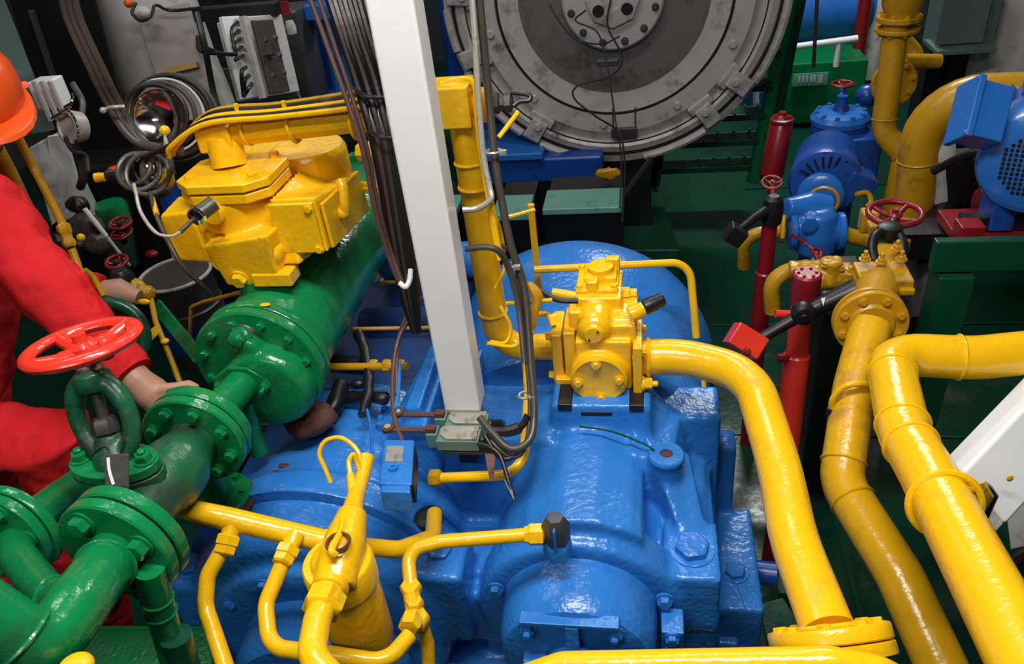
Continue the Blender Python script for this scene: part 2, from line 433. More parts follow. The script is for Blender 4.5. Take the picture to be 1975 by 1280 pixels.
# housing drum behind
m = MB()
UR, ZR = -.205, .66
m.lathe(E(UR, 0, ZR), A, [(.30, 1.40), (.375, 1.44), (.39, 1.48), (.39, 1.56), (.375, 1.565), (.377, 1.80), (.392, 1.83), (.397, 1.93), (.385, 2.0), (.35, 2.06), (.30, 2.08), (.2, 2.09), (0, 2.09)], 96)
obj('flywheel_housing', m, BLU, gb)
for an in (25, 5, -14):
    r_ = math.radians(an)
    hexbolt(casing, E(UR + .36 * math.cos(r_), 1.452, ZR + .36 * math.sin(r_)), -A, .011, BLU)
obj('joint_ring', MB().lathe(E(UB, 0, ZB), A, [(.29, 1.022), (.3225, 1.024), (.3245, 1.027), (.3245, 1.036), (.322, 1.039), (.29, 1.04)], 96), BLU, gb)
obj('glare_cover', MB().ebox(-1.08, -.84, 1.36, 2.25, .02, .88), BLACK, gb, bevel=.02)  # black box added to hide the bright deck reflection behind the cooler
# left rear box and shaft cover
obj('clutch_cover', MB().ebox(-.86, -.52, 1.42, 2.0, .5, .93), BLUS, gb, bevel=.02, segs=3)
obj('oil_gallery', MB().lathe(E(-.80, 1.75, .93), B, [(.04, 0), (.045, .01), (.045, .22), (.052, .225), (.052, .25), (.04, .26)], 28), BLUS, gb)
obj('oil_gallery', MB().lathe(E(-.80, 2.0, .99), B, [(.05, 0), (.055, .01), (.055, .34), (.04, .35)], 28), BLU, gb)
# valve ridge on the middle body
rg = obj('valve_ridge', MB().hull([E(-0.585, 1.19, .9), E(-0.450, 1.19, .9), E(-0.445, 1.60, .9), E(-0.585, 1.60, .9)],
       [E(-0.560, 1.21, 1.015), E(-0.470, 1.21, 1.03), E(-0.465, 1.58, 1.055), E(-0.515, 1.58, 1.04)]), BLU, gb, bevel=.008)
obj('ridge_cap', MB().hull([E(-0.530, 1.23, 1.02), E(-0.480, 1.23, 1.02), E(-0.475, 1.42, 1.04), E(-0.515, 1.42, 1.04)],
       [E(-0.522, 1.24, 1.05), E(-0.485, 1.24, 1.055), E(-0.480, 1.40, 1.075), E(-0.510, 1.40, 1.07)]), BLU, gb, bevel=.006)
obj('valve_body', MB().ebox(-.60, -.53, 1.245, 1.31, .94, 1.0), BLU, gb, bevel=.006)
obj('valve_body', MB().ebox(-.455, -.385, 1.38, 1.46, .97, 1.05), BLU, gb, bevel=.006)
for q in [(-.59, 1.262), (-.545, 1.262), (-.59, 1.295), (-.545, 1.295)]: hexbolt(gb, E(q[0], q[1], 1.0), Z, .007, BLU)
# right bearing cap
cap = obj('bearing_cap', MB().lathe(E(UA, 0, .768), A, [(0, .852), (.128, .852), (.138, .856), (.146, .872), (.150, .90), (.153, .955), (.158, .975)], 64), BLU, gb)
obj('cap_ledge', MB().ebox(UA - .094, UA + .084, .836, .862, .886, .896), BLU, cap, bevel=.002)
obj('cap_rib', MB().hull([E(UA - .012, .825, .79), E(UA + .012, .825, .79), E(UA + .012, .86, .78), E(UA - .012, .86, .78)],
     [E(UA - .012, .835, .888), E(UA + .012, .835, .888), E(UA + .012, .86, .888), E(UA - .012, .86, .888)]), BLU, cap, bevel=.002)
obj('cap_boss', MB().lathe(E(UA, 0, .77), A, [(0, .822), (.045, .822), (.05, .826), (.054, .86)], 40), BLU, cap)
for sx in (-1, 1):
    hexbolt(cap, E(UA + sx * .079 - .004, .851, .860), -A, .014, BLU, h=.013, stud=.008)
    obj('cap_lug', MB().ebox(UA + sx * .075 - .022, UA + sx * .075 + .022, .83, .86, .758, .785), BLU, cap, bevel=.003)
for an in (28, 12, -6, 150):
    r_ = math.radians(an)
    hexbolt(casing, E(UA + .187 * math.cos(r_), .956, ZA - .01 + .187 * math.sin(r_)), -A, .0135, BLU)
# bracket by the cap
bk = obj('bracket', MB().ebox(UA + .158, UA + .20, .90, .955, .62, .80), BLU, gb, bevel=.003)
for z_ in (.785, .745): hexbolt(bk, E(UA + .178, .90, z_), -A, .012, BLU)
# big bolts
hexbolt(casing, E(.082, 1.045, .861), Z, .034, BLU, h=.022)
hexbolt(casing, E(.195, 1.22, .58), Z, .024, BLU, h=.018)
hexbolt(casing, E(-.42, 1.01, .863), Z, .026, BLU, h=.015)
hexbolt(casing, E(-.975, .98, .81), Z, .022, BLU, h=.015)
# lifting eye top and hole
obj('lifting_boss', MB().lathe(E(.035, 1.19, .965), Z, [(.034, 0), (.037, .004), (.037, .012), (.034, .016), (.013, .016), (.0125, .006), (0, .006)], 40), BLU, gb)
obj('boss_hole', MB().lathe(E(.035, 1.19, .970), Z, [(.0115, 0), (.0115, .0075), (0, .0075)], 24), RUST, gb)
# left bearing cap
lc = obj('bearing_cap', MB().lathe(E(UB + .03, 0, ZB - .04), A, [(0, .80), (.12, .80), (.155, .805), (.178, .83), (.185, .905), (.20, .92)], 64), BLU, gb)
for an in range(20, 170, 30):
    r_ = math.radians(an)
    hexbolt(casing, E(UB + .02 + .225 * math.cos(r_), .904, ZB - .03 + .225 * math.sin(r_)), -A, .013, BLU)
for x, y in ((530, 905), (545, 893), (512, 915)):
    q = PH(x, y, .995); dd = V((0, 0, 1)); r0_ = E(UB, uvz(q).y, ZB); n_ = (q - r0_).normalized(); obj('rust_chip', MB().ball(r0_ + n_ * .306, .009, (1.4, .8, .35)), RUST, gb)
# pad slots
for u0, u1 in ((-.142, -.075), (-.19, -.16), (-.04, -.01)):
    obj('pad_slot', MB().ebox(u0, u1, 1.262 - .004, 1.30, 1.018, 1.03) if u0 == -.142 else MB().ebox(u0, u1, 1.258, 1.33, 1.03, 1.0495), BLACK, gb, bevel=.003)
obj('casting_seam', MB().tube(spline([PH(1118, 822, 1.012), PH(1180, 832, 1.01), PH(1240, 855, .99), PH(1262, 868, .985)], 6), .0022, 6), GRND, gb)
# hex adaptor on the cap
ad = P(1073, 1030, 1.385)
hx = thing('hex_adaptor', 'part-stripped blue hexagonal elbow standing on the right bearing cap, dark metal showing', 'fitting', ad - Z * .05)
obj('adaptor_body', MB().lathe(ad - Z * .055, Z, [(.022, 0), (.026, .003), (.026, .038), (.023, .042)], 6), BLU, hx)
obj('adaptor_head', MB().lathe(ad - Z * .012, Z, [(.022, 0), (.025, .002), (.025, .040), (.015, .056), (0, .057)], 6), GRYD, hx, label='bare dark metal hexagonal head')
obj('paint_streak', MB().tube([ad + Z * .045 - A * .0 , ad + Z * .030 - A * .0225, ad - Z * .01 - A * .0235], .003, 6), BLUL, hx)
obj('adaptor_neck', MB().cyl(ad - B * .022 + Z * .002, ad - B * .04 + Z * .002, .013), BLACK, hx)
# square hub foot (hidden base) that carries the gearbox
obj('bed_foot', MB().ebox(-1.0, -.86, 1.1, 1.9, .0, .3), BLU, gb, bevel=.01)
obj('bed_foot', MB().ebox(.04, .2, 1.1, 1.9, .0, .48), BLU, gb, bevel=.01)
# ------------------------------------------------------------------ yellow pump on the gearbox and its pipes
pm = thing('gear_pump', 'yellow cast oil pump with round end cover standing on the gearbox pad', 'pump', E(-.1, 1.36, 1.045))
b_ = MB()
b_.ebox(-.150, -.035, 1.315, 1.42, 1.045, 1.17)
b_.lathe(E(-.103, 0, 1.087), A, [(.060, 1.300), (.062, 1.306), (.062, 1.40)], 40)
b_.ebox(-.140, -.025, 1.33, 1.47, 1.13, 1.20)
b_.lathe(E(-.110, 0, 1.192), A, [(.026, 1.315), (.034, 1.325), (.037, 1.34), (.037, 1.48)], 32)
b_.ebox(-.145, -.022, 1.35, 1.45, 1.15, 1.205)
b_.ebox(-.150, -.055, 1.38, 1.50, 1.17, 1.235)
b_.ebox(-.135, -.065, 1.43, 1.49, 1.22, 1.255)
b_.cyl(E(-.1, 1.46, 1.2), E(-.1, 1.46, 1.27), .028)
body = obj('pump_body', b_, YEL, pm, voxel=.003, smooth=4)
obj('pump_foot', MB().ebox(-.20, -.0, 1.33, 1.46, 1.043, 1.06), YEL, pm, bevel=.003)
ec = obj('end_cover', MB().lathe(E(-.103, 1.302, 1.087), -A, [(.060, 0), (.060, .008), (.054, .012), (.05, .010), (0, .010)], 48), YEL, pm)
for an in (0, 90, 180, 270, ):
    r_ = math.radians(an + 5)
    hexbolt(ec, E(-.103 + .043 * math.cos(r_), 1.291, 1.087 + .043 * math.sin(r_)), -A, .0085, YEL)
nose = obj('spindle_cover', MB().lathe(E(-.110, 1.322, 1.192), -A, [(.028, -.01), (.028, .004), (.02, .010), (.018, .016), (0, .017)], 32), YEL, pm)
for s in (-1, 1): obj('spanner_hole', MB().cyl(E(-.110 + s * .009, 1.307, 1.192 + s * .01), E(-.110 + s * .009, 1.3035, 1.192 + s * .01), .0022, 8), BLACK, nose)
# outlet flange (right), inlet flange (left)
rf = obj('outlet_flange', MB().ebox(-.032, -.012, 1.30, 1.41, 1.045, 1.165), YEL, pm, bevel=.004)
for v_, z_ in ((1.315, 1.148), (1.395, 1.148), (1.315, 1.062), (1.395, 1.062)): hexbolt(rf, E(-.012, v_, z_), B, .013 if z_ < 1.1 else .009, YEL, h=.02 if z_ < 1.1 else .008, stud=.012 if z_ < 1.1 else 0)
lf = obj('inlet_flange', MB().ebox(-.178, -.152, 1.34, 1.45, 1.035, 1.175), YEL, pm, bevel=.004)
obj('inlet_flange', MB().ebox(-.205, -.182, 1.345, 1.445, 1.035, 1.165), YEL, pm, bevel=.004)
for v_, z_ in ((1.36, 1.155), (1.43, 1.155), (1.36, 1.05)): hexbolt(lf, E(-.205, v_, z_), -B, .009, YEL, h=.012)
obj('side_block', MB().ebox(-.165, -.135, 1.36, 1.42, 1.165, 1.215), YEL, pm, bevel=.005)
obj('top_cover', MB().ebox(-.150, -.062, 1.40, 1.505, 1.235, 1.243), YEL, pm, bevel=.002)
for u_, v_ in ((-.143, 1.41), (-.07, 1.41), (-.143, 1.495), (-.07, 1.495)): hexbolt(pm, E(u_, v_, 1.243), Z, .0075, YEL)
obj('top_rib', MB().ebox(-.128, -.104, 1.40, 1.425, 1.22, 1.262), YEL, pm, bevel=.003)
obj('top_lug', MB().ebox(-.09, -.06, 1.47, 1.49, 1.24, 1.278), YEL, pm, bevel=.004)
q0 = E(-.03, 1.37, 1.19); dk = (P(1258, 588, 1.56) - P(1225, 604, 1.56)).normalized()
obj('knob_collar', MB().lathe(P(1215, 607, 1.58), dk, [(.017, 0), (.017, .02), (.015, .024), (.015, .03)], 20), YEL, pm)
kn = obj('adjusting_knob', MB().lathe(P(1215, 607, 1.58), dk, [(.012, .03), (.016, .034), (.0165, .055), (.014, .06), (.0145, .07), (.012, .076), (0, .077)], 12), BLACK, pm, label='black ribbed adjusting knob')
obj('solenoid_stub', MB().cyl(E(-.15, 1.43, 1.21), E(-.205, 1.44, 1.215), .010), YEL, pm)
obj('side_bolt', MB().lathe(E(-.06, 1.44, 1.21), B, [(.014, 0), (.014, .02), (.010, .024), (.010, .036), (0, .037)], 6), YEL, pm)

def pflange(name, lab, cat, loc): return thing(name, lab, cat, loc)
# delivery pipe: pump -> forward bend -> flange at the bottom right
dp = thing('delivery_pipe', 'glossy yellow pipe bending from the pump towards the flange at the bottom edge', 'pipe', E(.2, 1.0, 1.0))
fl_c = P(1597, 1215, 1.13)
p0, p1_ = E(-.012, 1.36, 1.098), E(.17, 1.36, 1.10)
p2_ = P(1503, 900, 1.40); p3_ = P(1530, 1040, 1.255)
pts = [p0, p1_, p2_, p3_, fl_c]
pipe('pipe_run', [p0, E(.075, 1.36, 1.10), E(.205, 1.30, 1.10), p2_, p3_, fl_c], .0385, YEL, dp, R=[.20, .20, .5, .4], seg=32)
weld(dp, p0 + B * .012, B, .040, YEL, .005)
ax = (fl_c - p3_).normalized() * .5 - Z * .85; ax = (P(1618, 1262, 1.09) - P(1590, 1192, 1.13)); ax = (V((ax.x, ax.y, ax.z)).normalized() - Z * .55).normalized()
weld(dp, fl_c - ax * .005, ax, .040, YEL, .005)
f1 = obj('flange', MB().lathe(fl_c, ax, [(.040, -.004), (.084, -.004), (.086, -.001), (.086, .016), (.084, .018), (0, .018)], 56), YEL, dp)
f2 = obj('flange', MB().lathe(fl_c + ax * .020, ax, [(.083, 0), (.086, .002), (.086, .018), (.0, .020)], 56), YEL, dp)
x_, y_, a_ = basis(ax)
for i in range(8):
    an = 2 * PI * (i + .5) / 8
    hexbolt(f1, fl_c - ax * .004 + (x_ * math.cos(an) + y_ * math.sin(an)) * .066, -ax, .0105, YEL, h=.007)
# pipe crossing the bottom edge
bp_ = thing('cross_pipe', 'yellow pipe running level along the bottom edge of the view', 'pipe', P(1400, 1285, 1.0))
pipe('pipe_run', [P(1000, 1315, 1.10), P(1085, 1286, 1.09), P(1600, 1278, 1.0), P(1720, 1300, .99), P(1790, 1400, .99)], .021, YEL, bp_, R=.06, seg=24)
# ------------------------------------------------------------------ heat exchanger on the left and its green pipework
UX, ZX = -.785, 1.205
hx_ = thing('oil_cooler', 'long green cylindrical oil cooler lying beside the gearbox under the yellow valve casting', 'cooler', E(UX, 1.6, ZX - .14))
obj('shell', MB().lathe(E(UX, 0, ZX), A, [(.10, 1.20), (.118, 1.235), (.118, 2.05), (.10, 2.12), (.05, 2.15), (0, 2.155)], 64), GRN, hx_)
obj('shell_flange', MB().lathe(E(UX, 0, ZX), A, [(.10, 1.203), (.134, 1.203), (.136, 1.206), (.136, 1.222), (.134, 1.225), (.10, 1.225)], 64), GRN, hx_)
obj('rear_flange', MB().lathe(E(UX, 0, ZX), A, [(.10, 1.98), (.136, 1.98), (.136, 2.02), (.10, 2.02)], 64), GRN, hx_)
obj('gasket', MB().lathe(E(UX, 0, ZX), A, [(.10, 1.197), (.131, 1.197), (.131, 1.204), (.10, 1.204)], 64), GRYD, hx_)
cov = obj('end_cover', MB().lathe(E(UX, 0, ZX), A, [(0, 1.176), (.132, 1.176), (.136, 1.180), (.136, 1.196), (.13, 1.197)], 64), GRN, hx_)
for i in range(12):
    an = 2 * PI * (i + .35) / 12
    hexbolt(cov, E(UX + .112 * math.cos(an), 1.177, ZX + .112 * math.sin(an)), -A, .0085, GRN, h=.011)
dm = MB(); dm.lathe(E(UX + .025, 1.178, ZX - .03), -A, [(.094, -.01), (.092, .03), (.082, .045), (.05, .05), (0, .05)], 40)
dm.lathe(E(UX + .005, 1.178, ZX + .06), -A, [(.03, -.01), (.028, .03), (.02, .034), (0, .034)], 24)
obj('cover_dome', dm, GRN, cov, voxel=.004, smooth=8)
obj('plug', MB().lathe(E(UX - .005, 1.17, ZX + .085), (-A + Z * .35).normalized(), [(.024, 0), (.024, .012), (.017, .016), (.017, .03), (.012, .034), (0, .036)], 6), GRN, cov, label='scratched green drain plug')
obj('plug_collar', MB().ball(E(UX - .005, 1.178, ZX + .08), .03, (1, .45, 1)), GRYD, cov)
# oval nozzle flange and pipe from the cover
nz0 = E(-.80, 1.145, 1.20)
nf = obj('nozzle_flange', MB().hull([nz0 + B * x + Z * y for x, y in ((-.062, -.012), (-.062, .012), (-.02, .042), (.02, .042), (.062, .012), (.062, -.012), (.02, -.042), (-.02, -.042))],
     [nz0 - A * .018 + B * x + Z * y for x, y in ((-.062, -.012), (-.062, .012), (-.02, .042), (.02, .042), (.062, .012), (.062, -.012), (.02, -.042), (-.02, -.042))]), GRN, hx_, bevel=.003)
for s in (-1, 1): hexbolt(nf, nz0 - A * .018 + B * s * .05, -A, .009, GRN, stud=.014)
vp0 = E(-.806, .975, 1.218)
pipe('nozzle_pipe', [nz0, vp0], .033, GRN, hx_)
# water drain elbow below the cover
pipe('drain_elbow', [P(498, 712, 1.60), P(472, 752, 1.58), P(486, 835, 1.64), P(500, 870, 1.67)], .021, GRN, hx_, R=.035, welds=((1, .02),))
obj('rusty_saddle', MB().ball(E(-.725, 1.20, 1.05), .055, (1.1, .9, .5)), RUST, hx_, disp=(.02, .02))
# little flange on the gearbox
sf = thing('drain_flange', 'small green bolted flange on rusty gasket sitting on the left of the gearbox', 'flange', E(-.866, 1.02, .95))
obj('gasket', MB().lathe(E(-.866, 1.02, .975), Z, [(.068, 0), (.07, .004), (.068, .012), (0, .012)], 40), RUST, sf)
fd = obj('flange_disc', MB().lathe(E(-.866, 1.02, .987), Z, [(.062, 0), (.064, .003), (.064, .012), (.062, .014), (0, .014)], 40), GRN, sf)
for i in range(6):
    an = 2 * PI * i / 6 + .2; hexbolt(fd, E(-.866 + .05 * math.cos(an), 1.02 + .05 * math.sin(an), 1.001), Z, .0085, GRN)
obj('flange_neck', MB().cyl(E(-.866, 1.02, .99), E(-.88, 1.03, 1.10), .030), GRN, sf)

# globe valve with red handwheel
fc0 = E(-.778, .695, 1.245)
bc = P(226, 900, 1.245)
fax = (A + B * .10 - Z * .06).normalized()
gv = thing('globe_valve', 'green flanged globe valve with large glossy red handwheel, leftmost foreground', 'valve', E(-.80, .85, 1.15))
def vfl(p, c, ax, R, t, n=8, start=.39, m=GRN, **k): return flange(p, c, ax, R, t, n, m, br=.0105, rb=R * .76, start=start, **k)
f_ = obj('pipe_flange', MB().lathe(vp0 - A * .0, A, [(.034, -.012), (.091, -.012), (.094, -.009), (.094, .009), (.092, .012), (.04, .012), (.036, .02)], 56), GRN, hx_)
vf = vfl(gv, E(-.806, .960, 1.218), -A, .094, .02)
m = MB()
va_ = (fc0 - E(-.806, .945, 1.218))
m.lathe(E(-.806, .945, 1.218), va_, [(.05, -.003), (.042, .015), (.05, .045), (.060, .08), (.058, .12), (.044, .16), (.042, .22), (.05, va_.length)], 40)
m.lathe(bc - Z * .09, Z, [(.04, 0), (.044, .03), (.042, .05), (.04, .068)], 32)
obj('valve_body', m, GRNO, gv, voxel=.004, smooth=8)
# oval bonnet flange with nuts
def oval(z0, z1, a, b_):
    pts = [(a * math.cos(t_) , b_ * math.sin(t_)) for t_ in [2 * PI * i / 28 for i in range(28)]]
    return MB().hull([bc + B * x + A * y + Z * z0 for x, y in pts], [bc + B * x + A * y + Z * z1 for x, y in pts])
bf = obj('bonnet_flange', oval(-.024, -.004, .078, .043), GRNO, gv, bevel=.002)
bf2 = obj('bonnet_flange', oval(-.001, .016, .076, .042), GRN, gv, bevel=.002)
for s in (-1, 1): hexbolt(bf2, bc + B * s * .056 + Z * .016, Z, .0135, GRN, h=.016, stud=.006)
ym = MB()
st = (P(160, 660, 1.21) - bc); stn = st.normalized()
sx, sy, _ = basis(stn, A)
for s in (-1, 1):
    ym.tube(spline([bc + B * s * .012 + Z * .01, bc + stn * .05 + B * s * .040, bc + stn * .09 + B * s * .047, bc + stn * .125 + B * s * .036, bc + stn * .148 + B * s * .014], 6), [.015] * 7 + [.014] * 8 + [.016] * 10, 14)
ym.lathe(bc + stn * .125, stn, [(.0, 0), (.024, .002), (.028, .01), (.028, .03), (.024, .034), (0, .034)], 28)
ym.lathe(bc + Z * .0, stn, [(.034, 0), (.03, .025), (.022, .04), (.018, .055), (0, .055)], 28)
obj('yoke', ym, GRNO, gv, voxel=.0028, smooth=6)
obj('stem', MB().cyl(bc + stn * .05, bc + stn * .172, .0085, 16), GRYD, gv)
obj('gland_nut', MB().lathe(bc + stn * .058, stn, [(.019, 0), (.02, .003), (.02, .02), (.016, .026), (0, .026)], 6), GRYD, gv, label='oily dark gland nut')
obj('yoke_nut', MB().lathe(bc + stn * .158, stn, [(.018, 0), (.02, .004), (.02, .008), (.015, .012), (0, .012)], 24), STEEL, gv)
wc = P(158, 663, 1.21)
wax = (Z + A * .16 - B * .08).normalized()
hwh = obj('handwheel', MB().cyl(bc + stn * .168, wc - wax * .006, .012), RED, gv)
wheel(hwh, wc, wax, .079, .0122, RED, ns=4, hub=.024, drop=.014, start=.9, flat=.8, spoke_r=.0125)
# tie strap with tag
tg = thing('metal_tag', 'dull metal tag plate wired to the valve yoke, with a cream streak', 'tag', E(-.835, .83, 1.23))
g0 = P(226, 915, 1.165)
obj('tag_plate', MB().box(g0, (.036, .0025, .062), Matrix((CR, CF, -CD)).transposed()), GRYD, tg, bevel=.001)
obj('paint_streak', MB().tube(spline([g0 - CF * .003 - CR * .012 - CD * .026, g0 - CF * .003 - CR * .010 - CD * .006, g0 - CF * .003 - CR * .004 + CD * .014], 5), .0025, 6), WHI, tg)
obj('tie_wire', MB().tube(spline([P(215, 885, 1.17), P(205, 862, 1.18), P(190, 868, 1.18), P(175, 880, 1.2)], 5), .0018, 6), BLK, tg)
obj('tie_wire', MB().tube(spline([P(230, 885, 1.17), P(240, 855, 1.17), P(236, 838, 1.17)], 5), .0022, 6), BLK, tg)

# big flange pair in the lower left with its elbow
gp = thing('flanged_elbow', 'glossy green elbow pipe with a big bolted flange at the lower left', 'pipe', E(-.72, .6, 1.2))
vf2 = obj('flange', MB().lathe(fc0 , -fax, [(.045, -.02), (.091, -.02), (.094, -.017), (.094, 0), (.091, .003), (0, .003)], 56), GRN, gv)
f3 = flange(gp, fc0 - fax * .007, -fax, .094, .022, 4, GRN, br=.016, rb=.066, start=.45)
pe = [fc0 - fax * .02, P(150, 1165, 1.01), P(86, 1262, .95), P(-90, 1150, .90), P(-200, 1080, .88)]
pipe('elbow', pe, .040, GRN, gp, R=[.12, .05, .1], seg=32, welds=((0, .055), (2, .035)))
pipe('branch', [P(165, 1150, 1.03), P(95, 1152, 1.06), P(35, 1075, 1.18), P(25, 1040, 1.26)], .026, GRN, gp, R=.06, seg=28, welds=((1, -.01),))
obj('yellow_cap', MB().ball(P(145, 1290, .92), .022, (1, 1, .6)), YEL, gp)
lf_ = thing('flanged_branch', 'green pipe with flange at the left edge, running back behind the big flange', 'pipe', P(60, 1020, 1.25))
lc_ = P(20, 1030, 1.27); lax = (P(110, 960, 1.36) - lc_).normalized()
f4 = flange(lf_, lc_, -lax, .082, .018, 6, GRN, br=.0125, rb=.058, start=.2)
obj('flange', MB().lathe(lc_ + lax * .003, lax, [(.05, 0), (.08, 0), (.082, .003), (.082, .016), (.08, .018), (.04, .018)], 48), GRN, lf_)
pipe('pipe_run', [lc_, P(110, 965, 1.37), P(175, 920, 1.45), P(300, 895, 1.6)], .031, GRN, lf_, R=.1)
# small rusty pipe under the big flange
dr = thing('drain_pipe', 'short green drain pipe with elbow, rusty below the big flange', 'pipe', P(330, 1250, 1.25))
pipe('upper_leg', [P(288, 1095, 1.13), P(305, 1160, 1.17), P(345, 1300, 1.27)], .022, GRN, dr, R=.05, welds=((1, -.008), (1, .022)))
obj('rusty_leg', MB().cyl(P(338, 1225, 1.20), P(372, 1340, 1.27), .024), GRND, dr)
# bench plate at the bottom left
bn = thing('green_bench', 'flat green steel plate low behind the elbow at the bottom left', 'plate', PH(290, 1260, .85))
bq = [PH(150, 1212, .72), PH(405, 1212, .72), PH(420, 1420, .72), PH(120, 1420, .72)]
obj('plate', MB().hull([q - Z * .02 for q in bq], bq), GRN, bn, bevel=.004)
obj('plate_lip', MB().tube([bq[0], bq[1]], .006, 6), GRN, bn)
obj('plate_leg', MB().cyl(bq[1] - Z * .72 + (bq[3] - bq[1]) * .1, bq[1] - Z * .02 + (bq[3] - bq[1]) * .1, .02), GRND, bn)

# ------------------------------------------------------------------ yellow valve casting on the cooler
va = thing('thermostat_valve', 'big angular yellow valve casting bolted on top of the green cooler', 'valve', E(-.80, 1.4, 1.32))
m = MB()
# central body
m.hull([E(-.93, 1.33, 1.37), E(-.70, 1.31, 1.37), E(-.66, 1.62, 1.34), E(-.93, 1.62, 1.36)],
       [E(-.93, 1.37, 1.49), E(-.73, 1.35, 1.49), E(-.70, 1.60, 1.47), E(-.93, 1.6, 1.49)])
m.hull([E(-.998, 1.33, 1.375), E(-.90, 1.315, 1.375), E(-.90, 1.45, 1.375), E(-.99, 1.43, 1.375)],
       [E(-.99, 1.335, 1.478), E(-.91, 1.32, 1.49), E(-.91, 1.42, 1.50), E(-.98, 1.40, 1.49)])
# lower wedge towards the cooler
m.hull([E(-.865, 1.29, 1.335), E(-.745, 1.285, 1.335), E(-.745, 1.40, 1.335), E(-.865, 1.40, 1.335)],
       [E(-.885, 1.285, 1.43), E(-.735, 1.275, 1.455), E(-.72, 1.44, 1.45), E(-.89, 1.44, 1.43)])
# right box
m.hull([E(-.735, 1.325, 1.385), E(-.64, 1.325, 1.39), E(-.655, 1.62, 1.35), E(-.735, 1.6, 1.36)],
       [E(-.74, 1.335, 1.505), E(-.645, 1.335, 1.505), E(-.66, 1.6, 1.44), E(-.74, 1.5, 1.50)])
# rear round body
m.lathe(E(-.745, 1.575, 1.36), Z, [(.085, 0), (.085, .15), (.078, .165), (0, .165)], 48)
m.ebox(-.93, -.70, 1.50, 1.66, 1.38, 1.52)
m.lathe(E(-.84, 1.40, 1.44), Z, [(.085, 0), (.085, .06), (.08, .07), (0, .07)], 48)
cast = obj('casting', m, YEL, va, voxel=.0035, smooth=4)
obj('bottom_flange', MB().ebox(-.80, -.715, 1.28, 1.33, 1.335, 1.365), YEL, va, bevel=.004)
obj('nose_cap', MB().lathe(E(-.86, 1.30, 1.39), -A, [(.026, -.02), (.026, .006), (.02, .012), (0, .013)], 28), YEL, va)
obj('nose_cap', MB().lathe(E(-.755, 1.30, 1.40), -A, [(.026, -.02), (.026, .004), (.018, .014), (0, .016)], 28), YEL, va)
hexbolt(cast, E(-.83, 1.288, 1.352), (-A - Z * .2).normalized(), .016, YEL, h=.014)
obj('neck', MB().lathe(E(-.81, 1.33, 1.305), Z, [(.052, 0), (.048, .01), (.045, .035)], 32), GRN, hx_)
obj('paint_splash', MB().ball(E(-.80, 1.19, 1.336), .02, (1, .6, .12)), YEL, hx_)
obj('paint_splash', MB().ball(E(-.745, 1.21, 1.338), .011, (1, .6, .12)), YEL, hx_)
pl = obj('face_plate', MB().ebox(-.738, -.646, 1.318, 1.328, 1.392, 1.50), YEL, va, bevel=.002)
for u_, z_ in ((-.655, 1.49), (-.655, 1.40)): hexbolt(pl, E(u_, 1.318, z_), -A, .008, YEL, h=.006)
obj('side_plate', MB().hull([E(-.64, 1.34, 1.39), E(-.632, 1.34, 1.39), E(-.642, 1.60, 1.35), E(-.66, 1.60, 1.35)],
    [E(-.64, 1.34, 1.49), E(-.632, 1.34, 1.49), E(-.648, 1.60, 1.45), E(-.66, 1.60, 1.45)]), YEL, va, bevel=.003)
hd = obj('side_lever', MB().tube(spline([E(-.625, 1.42, 1.43), E(-.622, 1.42, 1.45), E(-.622, 1.43, 1.48), E(-.63, 1.44, 1.495)], 6), .0105, 14), YEL, va)
obj('lever_boss', MB().ball(E(-.63, 1.42, 1.43), .014), YEL, hd)
obj('side_plug', MB().lathe(E(-.665, 1.66, 1.47), B, [(.02, 0), (.02, .02), (.024, .022), (.024, .04), (.018, .044), (0, .044)], 6), YEL, va)
# flange pair of the pipe stub
ob = lambda z0, z1, c_, a, b2: MB().hull([E(c_[0] + a * sx_, c_[1] + b2 * sy_, z0) for sx_, sy_ in ((-1, -.6), (-.6, -1), (.6, -1), (1, -.6), (1, .6), (.6, 1), (-.6, 1), (-1, .6))],
    [E(c_[0] + a * sx_, c_[1] + b2 * sy_, z1) for sx_, sy_ in ((-1, -.6), (-.6, -1), (.6, -1), (1, -.6), (1, .6), (.6, 1), (-.6, 1), (-1, .6))])
obj('lower_flange', ob(1.505, 1.525, (-.835, 1.40), .098, .085), YEL, va, bevel=.003)
uf = obj('upper_flange', ob(1.529, 1.547, (-.835, 1.40), .100, .087), YEL, va, bevel=.003)
for u_, v_ in ((-.90, 1.345), (-.765, 1.345), (-.765, 1.455), (-.90, 1.455)): hexbolt(uf, E(u_, v_, 1.547), Z, .0105, YEL, h=.012)
obj('sensor_boss', MB().lathe(E(-.855, 1.315, 1.49), -A, [(.024, -.03), (.024, .008), (.020, .012), (0, .012)], 20), YEL, va)
sn = thing('temperature_sensor', 'dark probe with steel gland screwed into the yellow casting, lead hanging', 'sensor', P(385, 415, 1.47))
a0, a1, a2, a3 = P(412, 392, 1.49), P(385, 412, 1.475), P(376, 420, 1.47), P(348, 447, 1.45)
obj('probe_body', MB().cyl(a0, a1, .0155, 20), GRYD, sn)
obj('gland', MB().lathe(a1, a3 - a1, [(.017, 0), (.018, .004), (.018, .012), (.014, .018), (0, .02)], 8), CHROME, sn)
obj('stem', MB().cyl(a2, a3, .0045, 10), CBL, sn)
obj('lead', MB().tube(spline([a3, P(330, 455, 1.44), P(300, 448, 1.44), P(272, 410, 1.45), P(262, 372, 1.46), P(258, 355, 1.47)], 6), [.003] * 12 + [.0035] * 19, 8), LGRY, sn)
